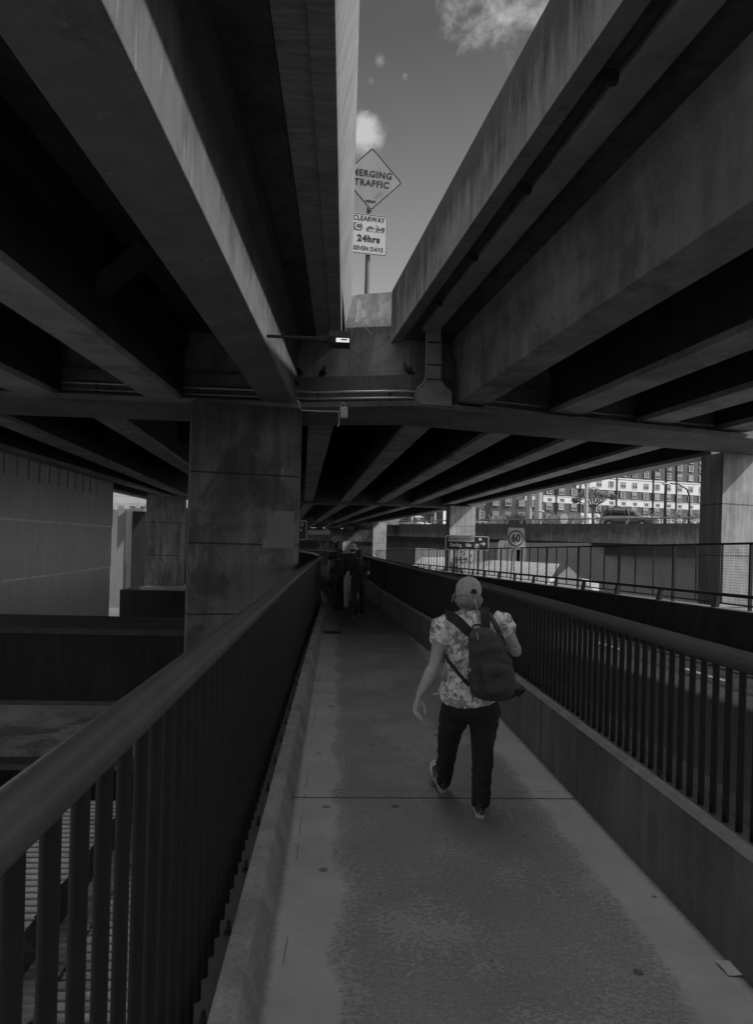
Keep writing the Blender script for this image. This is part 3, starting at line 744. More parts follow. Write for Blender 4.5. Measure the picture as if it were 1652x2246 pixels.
lettering('Hbr', 9.6*k, M @ T3(4*k, -5*k, .004), REFL, hs, .007, spacing=1.1, sx=.8)
mb = MB(); ringplate(mb, rrect(9.5*k, 9.5*k, .04), rrect(8*k, 8*k, .03), M @ T3(22*k, -6*k, 0), .001, .004); part(mb, 'parking_frame', REFL, hs)
lettering('P', 9*k, M @ T3(22*k, -6*k, .004), REFL, hs, .012)
mb = MB(); Ma = M @ T3(36*k, -1*k, 0)
plate(mb, [(x*k, y*k) for x, y in ((-7, -1), (1, -1), (-2, -4), (1, -4), (5.5, 0), (1, 4), (-2, 4), (1, 1), (-7, 1))], Ma, .001, .004)
part(mb, 'arrow', REFL, hs)
mb = MB(); plate(mb, rrect(6*k, 6*k, .01), M @ T3(29*k, 9*k, 0), .001, .004); part(mb, 'blank_square', REFL, hs)
mb = MB()
for dx in (-.6, .6): mb.tube([c_+Vector((dx, .08, .3)), c_+Vector((dx, .08, -4.0))], .045, 8)
part(mb, 'post', STEELD, hs)
# 60 sign
Y6 = 26.; c_ = atY(1132.5, 1181, Y6); k = Y6/1500
s6 = thing('speed_sign', (c_.x, c_.y, c_.z-2.4), 'square speed limit sign reading 60 on a leaning post behind the fence', 'speed sign')
M = face_mat(c_, math.radians(6))
GR6 = mat('sign_face_grey', .45, .45, .08, 4, fine=.02, bump=0)
mb = MB(); plate(mb, rrect(38.5*k, 48*k, .07), M, -.005, 0); part(mb, 'sign_plate', GR6, s6)
circ = lambda r: [(r*math.cos(2*math.pi*i/40), r*math.sin(2*math.pi*i/40)) for i in range(40)]
mb = MB(); ringplate(mb, circ(18.5*k), circ(15*k), M @ T3(0, 0, 0), .001, .004); part(mb, 'roundel', mat('roundel', .05, .5, 0, fine=0, bump=0), s6)
lettering('60', 24*k, M @ T3(0, 0), INK, s6, .012, sx=.9)
mb = MB(); mb.tube([c_+Vector((-.05, .06, .2)), c_+Vector((-.2, .06, -2.8))], .035, 10); part(mb, 'post', mat('post_pale', .3, .5, .1), s6)
# half hidden street sign behind the column
Yk = 24.; c_ = atY(640, 1162, Yk); k = Yk/1500
hs2 = thing('street_sign', (c_.x, c_.y, c_.z-2.4), 'dark street sign half hidden behind the wide column', 'street sign')
M = face_mat(c_, math.radians(2))
outline_sign(hs2, M, rrect, 66*k, 44*k, .07, SIGNB, REFL, .012, .018)
mb = MB(); plate(mb, rrect(44*k, 9*k, .02), M @ T3(3*k, 13*k, 0), .001, .004); part(mb, 'name_panel', mat('panel_dim', .4, .5, .06, fine=0, bump=0), hs2)
lettering('STREET', 8*k, M @ T3(25*k, 13*k, .006), INK, hs2, .004, 'RIGHT', 1.1, .9)
lettering('ort', 10*k, M @ T3(22*k, 0, .004), mat('letter_dim', .6, .5, 0, fine=0, bump=0), hs2, .004, 'RIGHT', 1.1)
mb = MB(); mb.tube([c_+Vector((0, .08, .3)), c_+Vector((0, .08, -3))], .045, 8); part(mb, 'post', STEELD, hs2)
# prepare to stop sign
Yp = 60.; c_ = atY(735.5, 1190, Yp); k = Yp/1500
ps = thing('road_sign', (c_.x, c_.y, c_.z-3), 'small diamond traffic light warning sign with a lettered plate far down the road', 'road sign')
M = face_mat(c_)
mb = MB(); plate(mb, rrect(7.6*k*1.3, 7.6*k*1.3, .05), M @ T3(0, 6.5*k, 0) @ Matrix.Rotation(math.radians(45), 4, 'Z'), -.01, 0); part(mb, 'sign_plate', WHITE, ps)
mb = MB(); plate(mb, [(x*k, y*k) for x, y in ((-2, 3.6), (2, 3.6), (2, -3.6), (-2, -3.6))], M @ T3(0, 6.5*k, 0), .01, .02)
for y in (-2.4, 0, 2.4):
    plate(mb, [(x*k, (y+yy)*k) for x, yy in ((-3.2, .9), (3.2, .9), (2, -.7), (-2, -.7))], M @ T3(0, 6.5*k, 0), .01, .021)
o = part(mb, 'signal_symbol', INK, ps)
mb = MB()
for y in (-2.4, 0, 2.4): plate(mb, [(.9*k*math.cos(a_), y*k+.9*k*math.sin(a_)) for a_ in [i*.7854 for i in range(8)]], M @ T3(0, 6.5*k, .02), .01, .02)
sub(mb, 'signal_dot', WHITE, o)
mb = MB(); plate(mb, rrect(11*k, 6.5*k, .03), M @ T3(-.3*k, -5*k, 0), -.01, 0); part(mb, 'text_plate', mat('plate_mid', .2, .5, 0, fine=0, bump=0), ps)
lettering('PREPARE', 3*k, M @ T3(-.3*k, -3.6*k, .01), INK, ps, .01, sx=.8); lettering('TO STOP', 3*k, M @ T3(-.3*k, -6.4*k, .01), INK, ps, .01, sx=.8)
mb = MB(); mb.tube([c_+Vector((0, .1, .3)), c_+Vector((0, .1, -4))], .06, 8); part(mb, 'post', STEELD, ps)
# ================================================================== LAMP, BOX, BIRDS, TWIG
Yl = 7.4
a_, b_, c_ = atY(585, 737, Yl), atY(692, 742, Yl), atY(722, 744, Yl)
fl = thing('floodlight', a_, 'boxy floodlight on a horizontal arm reaching from the left girder', 'light')
part(MB().tube([a_, b_], .017, 10), 'arm', STEELD, fl)
mb = MB(); mb.box((b_+c_)/2+Vector((.0, 0, 0)), ((c_-b_).length, .06, .05)); mb.tube([(b_+c_)/2+Vector((.03, -.04, 0)), (b_+c_)/2+Vector((.03, .04, 0))], .035, 12); part(mb, 'knuckle', STEELD, fl)
h0, h1 = atY(722, 731, Yl), atY(767, 759, Yl); hc = (h0+h1)/2; hw = abs(h1.x-h0.x); hh = abs(h0.z-h1.z)
mb = MB(); xs = hw/2; zs = hh/2
prof = [(-.11, zs), (.12, zs*.9), (.12, -zs), (-.10, -zs), (-.13, -zs*.1)]
mb.rings([[hc+Vector((x, y, z)) for y, z in prof] for x in (-xs, xs)], True, False); part(mb, 'housing', STEELD, fl, .004)
f = mat('lamp_glass', .5, .1, 0, fine=0, bump=0, emit=LAMP)
mb = MB(); mb.box(hc+Vector((.035, -.118, -zs*.60)), (hw*.62, .02, hh*.32), Matrix.Rotation(.25, 3, 'X')); part(mb, 'lens', f, fl)
mb = MB(); mb.box(hc+Vector((.05, -.13, -zs*.58)), (hw*.3, .01, .012)); part(mb, 'lamp_tube', STEEL, fl)
Yj = 11.75
jb = thing('junction_box', atY(754, 905, Yj), 'small pale equipment box clipped to the crosshead with a cable loop', 'box')
c_ = atY(754.5, 905, Yj); part(MB().box(c_, (.13, .09, .19)), 'housing', mat('box_pale', .5, .5, .05), jb, .02)
part(MB().tube([c_+Vector((.02, 0, .09)), c_+Vector((.02, .0, .15)), c_+Vector((-.03, .0, .17)), c_+Vector((-.06, .02, .12)), c_+Vector((-.09, .04, -.02)), c_+Vector((-.08, .03, -.16)), c_+Vector((-.1, .03, -.24))], .012, 8), 'cable', GALV, jb)
cc = thing('cable', atY(656, 893, 11.9), 'thin grey cable looping off the left girder end towards the junction box', 'cable')
part(MB().tube([atY(651, 878, 11.75), atY(657, 884, 11.7), atY(658, 896, 11.75), atY(662, 900, 11.8), atY(700, 902, 11.85), atY(748, 903, 11.85)], .013, 8), 'sheath', GALV, cc)
BF = mat('feathers', .018, .6, .3, 30, bump=.1)
def bird(p, yaw, label, s=1.):
    t = thing('pigeon', p, label, 'bird', 'pigeons perched on the crosshead')
    R = Matrix.Rotation(yaw, 3, 'Z'); P_ = lambda x, y, z: Vector(p)+R @ Vector((x, y, z))*s
    prof = [((-.15, .015), .012), ((-.11, .035), .022), ((-.06, .07), .045), ((-.01, .105), .062), ((.04, .14), .056), ((.065, .18), .036), ((.08, .215), .028), ((.095, .235), .029), ((.115, .24), .02), ((.135, .232), .006)]
    mb = MB(); mb.tube([P_(x, 0, z+.02) for (x, z), r in prof], [r*s for _, r in prof], 12, up=R @ Vector((0, 1, 0))); part(mb, 'body', BF, t)
    for sd_ in (-1, 1):
        mb = MB(); mb.tube([P_(.045, sd_*.045, .15), P_(0, sd_*.06, .12), P_(-.07, sd_*.045, .075), P_(-.14, sd_*.015, .035)], [.03*s, .04*s, .026*s, .008*s], 8, flat=.4); part(mb, 'wing', BF, t)
        mb = MB(); mb.tube([P_(.0, sd_*.025, .06), P_(.0, sd_*.025, .008), P_(.035, sd_*.03, .004)], .006*s, 5); part(mb, 'leg', BF, t)
zt_ = 4.80
def onz(x, y, z): return atZ(x, y, z)
bp = lambda x: (atY(x, 830, nearY(atY(x, 830, 12.2).x)+.5).x, nearY(atY(x, 830, 12.2).x)+.5, zt_)
bird(bp(707), math.radians(-60), 'dark plump pigeon on the ledge nearest the floodlight', .75)
bird(bp(896), math.radians(150), 'dark pigeon with its tail to the right on the ledge beside the drain duct', .85)
bird(bp(657), math.radians(110), 'dark pigeon half hidden at the left end of the ledge', .8)
p = atY(644, 846, 11.9); bird((p.x, p.y+.3, ZC+.09+.25), math.radians(200), 'dark pigeon tucked into the nook above the wide column', .8)
# dry twigs rooted in the joint of the parapet piece
tw = thing('dry_twigs', atY(772, 706, 12.7), 'leafless pale weed growing from the joint below the gap parapet', 'plant')
TW = mat('twig_bark', .5, .8, .2, 20)
def twig(pts, r): part(MB().tube([atY(x, y, 12.55) for x, y in pts], [r*(1-.6*i/(len(pts)-1)) for i in range(len(pts))], 5), 'stem', TW, tw)
for pts, r in (([(780, 708), (782, 696), (785, 684), (784, 672), (788, 660), (784, 655)], .012), ([(786, 680), (791, 668), (790, 660)], .006), ([(782, 668), (778, 658)], .005),
               ([(780, 709), (792, 700), (806, 694), (812, 690)], .009), ([(794, 699), (797, 690), (795, 684)], .006), ([(782, 709), (798, 716), (810, 726), (816, 734)], .007),
               ([(780, 709), (773, 714), (768, 724)], .006)): twig(pts, r)
# ================================================================== LITTER AND COVER
lt = MB(); c_ = atZ(1612, 2126, .004); lt.add([c_+Vector(v) for v in ((-.05, -.045, .002), (.07, -.055, .012), (.055, .05, .003), (-.06, .045, .014), (-.0, 0, .006))], [(0, 1, 4), (1, 2, 4), (2, 3, 4), (3, 0, 4)])
tag(lt.build('paper_scrap', mat('paper', .4, .8, .1, 8)), 'pale crumpled paper scrap on the walkway beside the low wall', 'litter')
lt = MB(); c_ = atZ(957, 1525, .004); lt.add([c_+Vector(v) for v in ((-.06, -.03, .0), (.06, -.04, .01), (.07, .05, .03), (-.03, .06, .01), (.01, 0, .03))], [(0, 1, 4), (1, 2, 4), (2, 3, 4), (3, 0, 4)])
tag(lt.build('paper_scrap', MATS['paper']), 'small white paper scrap on the walkway to the left of the striding woman', 'litter')
LF = mat('dead_leaf', .05, .8, .3, 20)
for (x, y, s_, d_) in ((1545, 1768+128, .03, 'curled brown leaf lying midway along the low wall base'), (826, 1903, .028, ''), ):
    pass
dc = thing('drain_cover', atZ(729, 1387, .003), 'dark rectangular cover plate set in the walkway near the left kerb', 'drain cover')
c_ = atZ(729, 1387, .004); part(MB().box(c_, (.34, .34, .008)), 'plate', STEELD, dc)
part(MB().box(c_+Vector((0, 0, .004)), (.28, .02, .006)), 'rib', STEEL, dc)
for i, (x, y) in enumerate(((1540, 1897), (1436, 1752+88), (955, 1612), (1380, 1838))):
    c_ = atZ(x, y, .004); mb = MB(); a0 = random.random()*6
    pts = [c_+Vector((.028*math.cos(a0+j*1.05)*(1 if j % 2 else .6), .018*math.sin(a0+j*1.05), .002+.006*(j % 2))) for j in range(6)]
    mb.add(pts+[c_+Vector((0, 0, .003))], [(j, (j+1) % 6, 6) for j in range(6)])
    tag(mb.build('dead_leaf', LF), ['dry dark leaf on the walkway close to the low wall, nearest of the loose leaves', 'tiny dry leaf against the foot of the low wall by the wall joint',
        'tiny dry leaf on the worn middle of the walkway left of the woman', 'tiny dry leaf lying on the pale strip right of the woman'][i], 'leaf', 'dry leaves scattered on the walkway')
# ================================================================== LEFT SIDE
wh = thing('warehouse', (-10.5, 27, -5), 'grey ribbed metal clad warehouse wall filling the left opening', 'building')
WM = mat('metal_cladding', .5, .5, .12, .25, .12, 2, .02, bump=0, spec=.3)
pa, pb = atY(-140, 1173, 18.3), atY(240, 1180, 34)
dv = (pb-pa); dv.z = 0; dv.normalize(); nv = Vector((dv.y, -dv.x, 0))
mb = MB(); ln = (Vector((pb.x, pb.y, 0))-Vector((pa.x, pa.y, 0))).length; s = 0; k = 0; pts = []
while s < ln:
    for (ds, dp) in ((0, 0), (.22, 0), (.23, .006), (.26, .006), (.27, 0)): pts.append((pa+dv*(s+ds)+nv*dp))
    s += .34
pts.append(pb)
z0, z1, z2, z3 = -5, atY(246, 1243, 34).z, atY(246, 1155, 34).z, 7.5
for a0, a1, oo in ((z0, z1, 0), (z1, z2, .03), (z2, z3, .06)):
    vs = [(p.x+nv.x*oo, p.y+nv.y*oo, z) for z in (a0, a1) for p in pts]; n = len(pts)
    mb.add(vs, [(i+1, i, n+i, n+i+1) for i in range(n-1)])
part(mb, 'wall', WM, wh)
mb = MB()
for z in (z1, z2): mb.box(((pa.x+pb.x)/2+nv.x*.08, (pa.y+pb.y)/2+nv.y*.08, z), (ln, .06, .06), Matrix.Rotation(math.atan2(dv.y, dv.x), 3, 'Z'))
part(mb, 'flashing', mat('flashing', .75, .5, .3, 3, bump=0), wh)
mb = MB()
for i in range(int((ln-1.6)/.95)):
    p = pa+dv*(1+i*.95)+nv*.10; mb.box((p.x, p.y, 3.9+1.0), (.4, .03, 2.6), Matrix.Rotation(math.atan2(dv.y, dv.x), 3, 'Z'))
part(mb, 'upper_panel', WM, wh)
mb = MB(); mb.plan([(pb.x, pb.y), (pb.x-9, pb.y), (pb.x-9, pb.y-16), (pa.x-8, pa.y), (pa.x, pa.y)][::-1], 7.3, 7.5); part(mb, 'roof', DARKSH, wh)
PSK = .3
def panel(x0, x1, y0, y1, Y, m, name, par, dep=.3):
    a_, b_ = atY(x0, y0, Y), atY(x1, y1, Y)
    xa, xb = min(a_.x, b_.x), max(a_.x, b_.x); k_ = PSK*(xb-xa)
    return part(MB().plan([(xa, Y), (xb, Y+k_), (xb, Y+dep+k_), (xa, Y+dep)], min(a_.z, b_.z), max(a_.z, b_.z)), name, m, par)
pb2 = thing('panelled_building', atY(262, 1330, 50), 'building of pale and grey vertical panels right of the ribbed warehouse', 'building')
PL1 = mat('panel_white', .8, .5, .06, .5, fine=.02, bump=0); PL2 = mat('panel_grey', .22, .5, .06, .5, fine=.02, bump=0); PL3 = mat('panel_mid', .42, .5, .06, .5, fine=.02, bump=0); PL4 = mat('panel_low', .3, .5, .06, .5, fine=.02, bump=0)
panel(200, 257.5, 1115, 1238, 50, PL1, 'pale_panel', pb2); panel(200, 257, 1238, 1330, 50.03, PL1, 'lower_panel', pb2)
panel(258, 276.5, 1115, 1330, 49.9, PL2, 'grey_panel', pb2); panel(277, 312, 1115, 1238, 50, PL3, 'pale_panel', pb2); panel(277, 312, 1238, 1330, 50.03, PL3, 'lower_panel', pb2)
panel(290, 324, 1121, 1292, 49.85, DARKSH, 'dark_bay', pb2); panel(395, 424, 1121, 1330, 49.7, DARKSH, 'dark_bay', pb2)
panel(200, 420, 1112, 1117, 49.6, PL3, 'parapet_cap', pb2)
a_, b_ = atY(200, 1108, 50.5), atY(420, 1112, 50.5)
mb = MB()
for dz_ in (.0, .25, .5): mb.tube([(a_.x, 50.4, a_.z+dz_-.3), (b_.x, 50.4, a_.z+dz_-.3)], .018, 5)
x = a_.x
while x < b_.x: mb.tube([(x, 50.4, a_.z-.4), (x, 50.4, a_.z+.22)], .02, 5); x += .55
part(mb, 'roof_railing', GALV, pb2)
mb = MB()
for i in range(9):
    x = a_.x+.4+i*.8; mb.box((x, 50.8, a_.z-.15), (.35, .3, .35))
part(mb, 'roof_units', DARKSH, pb2)
ub = thing('tower_building', atY(300, 1200, 60), 'pale banded building seen just below the deck above the panelled one', 'building')
panel(150, 500, 1040, 1250, 60, mat('pale_band_wall', .42, .6, .08, .3, joint=(2, .75, 0, .04, .5), fine=.02, bump=0), 'wall', ub, 4)
# sunlit yard and low dark parapet
yd = MB(); p = [atZ(200, 1345, -2.7), atZ(420, 1345, -2.7), atZ(420, 1326, -2.7), atZ(262, 1326, -2.7)]
za = -2.9
tag(MB().span(-16, -7, 16.5, 45, -3.1, za).build('rooftop_terrace', mat('terrace', .35, .85, .2, 1)), 'low flat roof terrace behind the dark parapet on the left', 'roof')
rb = thing('dark_parapet', (-6, 13.6, -1.5), 'low dark parapet wall between the warehouse and the wide column', 'wall')
part(MB().span(-14, -2.3, 13.3, 15.4, -.12, .0), 'coping', mat('coping_dark', .05, .85, .45, 1.5, fine=.2, stain=.5), rb, .01)  # dark tone, blotched at random
part(MB().span(-14, -2.3, 13.36, 15.3, -6, -.12), 'wall', DARKSH, rb)
def corrug(name, x0, x1, y0, y1, z0, z1, m, per=.075, amp=.016, axis='x', label='', cat='roof'):
    # ribs run along X when axis == 'x'
    mb = MB(); rs = []
    n = int((y1-y0)/per*4) if axis == 'x' else int((x1-x0)/per*4)
    for i in range(n+1):
        t = i/n; h = (0, amp, amp, 0)[i % 4]
        if axis == 'x':
            y = y0+(y1-y0)*t; z = z0+(z1-z0)*t+h; rs.append([(x0, y, z), (x1, y, z)])
        else:
            x = x0+(x1-x0)*t; rs.append([(x, y0, z0+h), (x, y1, z1+h)])
    vs = [p for r in rs for p in r]
    mb.add(vs, [(2*i, 2*i+1, 2*i+3, 2*i+2) if axis == 'x' else (2*i+1, 2*i, 2*i+2, 2*i+3) for i in range(n)])
    return mb
RM_ = mat('roof_metal', .78, .55, .35, 1.1, 0, 1, .15, spec=.4, stain=.45, bump=.1, joint=(1, .13, 0, .035, .35))  # colour bands: one darker line for each rib
RM2 = mat('roof_metal_old', .3, .6, .4, 1.3, 0, 1, .2, spec=.3, stain=.5, bump=.1)
r1 = thing('corrugated_roof', (-6, 12, -1.5), 'upper strip of dirty corrugated roof under the dark parapet', 'roof')
part(corrug('sheet', -14, -1.0, 10.6, 13.3, -1.62, -1.45, RM2, .09, .02), 'sheet', RM2, r1)
part(MB().span(-14, -1.0, 10.2, 10.55, -1.66, -1.58), 'gutter', CONCD, r1); part(MB().span(-14, -1.0, 13.2, 13.35, -1.44, -1.36), 'flashing', CONCD, r1)
r2 = thing('corrugated_roof', (-5, 6, -2.2), 'broad corrugated metal roof seen through the left railing', 'roof')
part(corrug('sheet', -14, -.2, -2, 9.9, -2.15, -2.0, RM_, .13, .022), 'sheet', RM_, r2)
part(MB().span(-14, -.2, 9.7, 10.0, -2.6, -2.02), 'upstand', DARKSH, r2)
gt = thing('roof_gutter', (-2.6, 4, -2), 'dark box gutter with spiky brackets running away across the corrugated roof', 'gutter')
mb = MB(); mb.span(-2.72, -2.5, -2, 9.6, -2.05, -1.82); part(mb, 'channel', DARKSH, gt)
part(corrug('side', -2.49, -2.2, -2, 9.6, -1.92, -1.88, RM2, .1, .015), 'cover_strip', RM2, gt)
mb = MB(); mb.add([(-2.74, -.02, -1.82), (-2.48, -.02, -1.82), (-2.61, 0, -1.70), (-2.74, .02, -1.82), (-2.48, .02, -1.82)], [(0, 1, 2), (4, 3, 2), (3, 0, 2), (1, 4, 2)])
s0 = mb.build('bracket', DARKSH); s0.parent = gt; s0.matrix_parent_inverse = Matrix.Translation(-Vector(gt.location)); s0.location = (0, 2.2, 0)
for i in range(1, 13): copypart(s0, gt, (0, 2.2+i*.55, 0))
# ================================================================== RIGHT BACKGROUND
er = thing('elevated_ramp', (10, 48, -3), 'elevated road ramp with streaked concrete parapet crossing behind the piers', 'overpass')
A, B = atY(640, 1150, 130), atY(1700, 1147.5, 42)
A2, B2 = atY(640, 1168, 130), atY(1700, 1203, 42)
A0_, B0_ = A.copy(), B.copy()
def rampt(x):      # position along the ramp parapet seen at photo column x
    r = ray(x, 1150).x; return (r*A0_.y-A0_.x)/((B0_.x-A0_.x)-r*(B0_.y-A0_.y))
def RY(x, d=4.): t_ = rampt(x); return A0_.y+(B0_.y-A0_.y)*t_+d
t0_ = rampt(752); A, A2 = A.lerp(B, t0_), A2.lerp(B2, t0_)
def rampz(Y): return B0_.z+(A0_.z-B0_.z)*(Y-B0_.y)/(A0_.y-B0_.y)
def slabq(mb, A, B, A2, B2, dy):
    v = [A, B, B2, A2]; mb.add(v+[p+Vector((dy*.2, dy, 0)) for p in v], [(3, 2, 1, 0), (4, 5, 6, 7), (0, 1, 5, 4), (1, 2, 6, 5), (2, 3, 7, 6), (3, 0, 4, 7)])
mb = MB(); slabq(mb, A, B, A2, B2, .35); part(mb, 'parapet', mat('ramp_parapet', .2, .85, .2, .5, .3, 1.6, .08, stain=.3, drip=(3.5, 1.5, .65)), er)
A3, B3 = A2+Vector((.3, .5, 0)), B2+Vector((.3, .5, 0)); A4, B4 = Vector((A2.x+.3, A2.y+.5, 1.2)), atY(1700, 1232, 42.5)
mb = MB(); slabq(mb, A3, B3, A4, B4, 1); part(mb, 'girder', mat('ramp_girder', .07, .85, .3, .5, .2, 1, .05), er)
mb = MB(); mb.add([A2+Vector((0, .3, .1)), B2+Vector((0, .3, .1)), B2+Vector((4, 16, .1)), A2+Vector((4, 16, .1)), A2+Vector((0, .3, -.3)), B2+Vector((0, .3, -.3)), B2+Vector((4, 16, -.3)), A2+Vector((4, 16, -.3))],
       [(0, 1, 2, 3), (7, 6, 5, 4), (0, 4, 5, 1), (2, 6, 7, 3)]); part(mb, 'deck', ASPH, er)
rl = MB(); rl.tube([A+Vector((0, .2, .42)), B+Vector((0, .2, .42))], .06, 8); part(rl, 'rail', mat('rail_grey', .15, .5, .1), er)
bb = MB(); bb.add([(x, 0, z) for x, z in ((-.12, 0), (.1, 0), (.22, .42), (.05, .42))]+[(x, .12, z) for x, z in ((-.12, 0), (.1, 0), (.22, .42), (.05, .42))],
     [(0, 1, 2, 3), (7, 6, 5, 4), (0, 4, 5, 1), (1, 5, 6, 2), (2, 6, 7, 3), (3, 7, 4, 0)])
b0 = None; nn = 26
for i in range(nn):
    p = A.lerp(B, (i+.5)/nn)+Vector((0, .15, 0))
    if b0 is None:
        b0 = bb.build('rail_bracket', MATS['rail_grey']); b0.parent = er; b0.matrix_parent_inverse = Matrix.Translation(-Vector(er.location)); b0.location = p
    else: copypart(b0, er, p)
gw = thing('retaining_wall', (18, 52, -5), 'grey painted retaining wall below the elevated ramp', 'wall')
A, B = atY(1060, 1190, 66), atY(1720, 1192, 46); mb = MB()
mb.add([A, B, Vector((B.x, B.y, -6)), Vector((A.x, A.y, -6))]+[v+Vector((.2, .5, 0)) for v in (A, B, Vector((B.x, B.y, -6)), Vector((A.x, A.y, -6)))], [(3, 2, 1, 0), (4, 5, 6, 7), (0, 1, 5, 4), (3, 7, 6, 2)])
part(mb, 'wall', mat('wall_grey_paint', .27, .7, .15, .3, .1, .6, .05), gw)
p = atY(1140, 1214, 53); 
for i, x in enumerate((1103, 1117, 1131, 1144)):
    p = atY(x, 1212, 60); mb = MB(); w2 = .55
    ring = []
    for k in range(14):
        a_ = math.pi*2*k/14; ring.append((p.x+w2*math.copysign(abs(math.cos(a_))**.4, math.cos(a_))*.8, p.y, p.z+1.1*math.copysign(abs(math.sin(a_))**.5, math.sin(a_))))
    mb.add(ring+[(x_, y_+.02, z_) for x_, y_, z_ in ring], [tuple(range(14))[::-1]]+[(k, (k+1) % 14, 14+(k+1) % 14, 14+k) for k in range(14)])
    # painted-over patches
    part(mb, 'paint_patch', mat('patch', .3, .7, .2, 1), gw)
sh = thing('corrugated_shed', (9, 30, -4), 'low corrugated metal shed with a pitched roof just beyond the mesh fence', 'shed')
Ysf = 30.
P = {k_: atY(x, y, Y) for k_, (x, y, Y) in dict(a=(1035, 1240, 42), r0=(1083, 1229, 42), r1=(1229, 1237, 38), e0=(1030, 1268, 37), e1=(1195, 1290, 31), g1=(1300, 1292, 36)).items()}
def roofquad(mb, p00, p10, p11, p01, n, amp, nrm):
    rs = []
    for i in range(n+1):
        t = i/n; h = Vector(nrm)*((0, amp, amp, 0)[i % 4]); rs.append([p00.lerp(p10, t)+h, p01.lerp(p11, t)+h])
    mb.add([p for r in rs for p in r], [(2*i, 2*i+2, 2*i+3, 2*i+1) for i in range(n)])
    mb.add([p for r in rs for p in r], [(2*i+1, 2*i+3, 2*i+2, 2*i) for i in range(0)])
SHM = mat('shed_metal', .26, .5, .15, .8, 0, 1, .05, bump=0)
mb = MB(); roofquad(mb, P['e0'], P['e1'], P['r1'], P['r0'], 100, .03, (0, 0, 1)); roofquad(mb, P['a']+Vector((-1, 0, 0)), P['e0'], P['r0'], P['r0'], 30, .03, (0, 0, 1)); part(mb, 'roof', SHM, sh)
mb = MB(); gz = lambda p: Vector((p.x, p.y, -5))
n_ = 40; rs = []
for i in range(n_+1):
    t = i/n_; h = (0, .04, .04, 0)[i % 4]
    q_ = P['e1'].lerp(P['g1'], t); top = P['e1'].lerp(P['r1'], t/.45) if t < .45 else P['r1'].lerp(P['g1'], (t-.45)/.55)
    rs.append([Vector((q_.x, q_.y-h, -5)), Vector((q_.x, q_.y-h, max(top.z, -4.9)))])
mb.add([p for r in rs for p in r], [(2*i, 2*i+2, 2*i+3, 2*i+1) for i in range(n_)]); part(mb, 'gable_wall', mat('shed_wall', .16, .6, .15, 1), sh)
mb = MB(); mb.add([gz(P['e0']), gz(P['e1']), P['e1'], P['e0']], [(0, 1, 2, 3)]); part(mb, 'front_wall', SHM, sh)
s2 = thing('pale_roof', (4, 50, -4), 'pale sloping roof seen through the fence left of the graffiti pier', 'roof')
p = [atY(895, 1248, 48), atY(985, 1250, 46), atY(985, 1222, 55), atY(925, 1222, 56)]
mb = MB(); mb.add(p+[v-Vector((0, 0, 3)) for v in p], [(0, 1, 2, 3), (0, 4, 5, 1), (7, 6, 5, 4), (3, 7, 4, 0)]); part(mb, 'roof', PL3, s2)
wb = thing('white_outbuilding', (16, 42, -5), 'small white outbuilding with two dark windows behind the mesh fence', 'building')
a_, b_ = atY(1158, 1262, 42), atY(1340, 1320, 42)
part(MB().span(atY(1160, 1270, 44).x, atY(1315, 1270, 44).x, 44, 47, -6, atY(1200, 1272, 44).z), 'wall', PL1, wb)
for x0, x1 in ((1214, 1236), (1244, 1262)):
    o = panel(x0, x1, 1276, 1284, 43.93, BLACK, 'window', wb, .08)
tag(MB().span(6, 60, 20, 44, -6.2, -3.2).build('yard', mat('yard_concrete', .36, .85, .2, .5)), kind='structure')
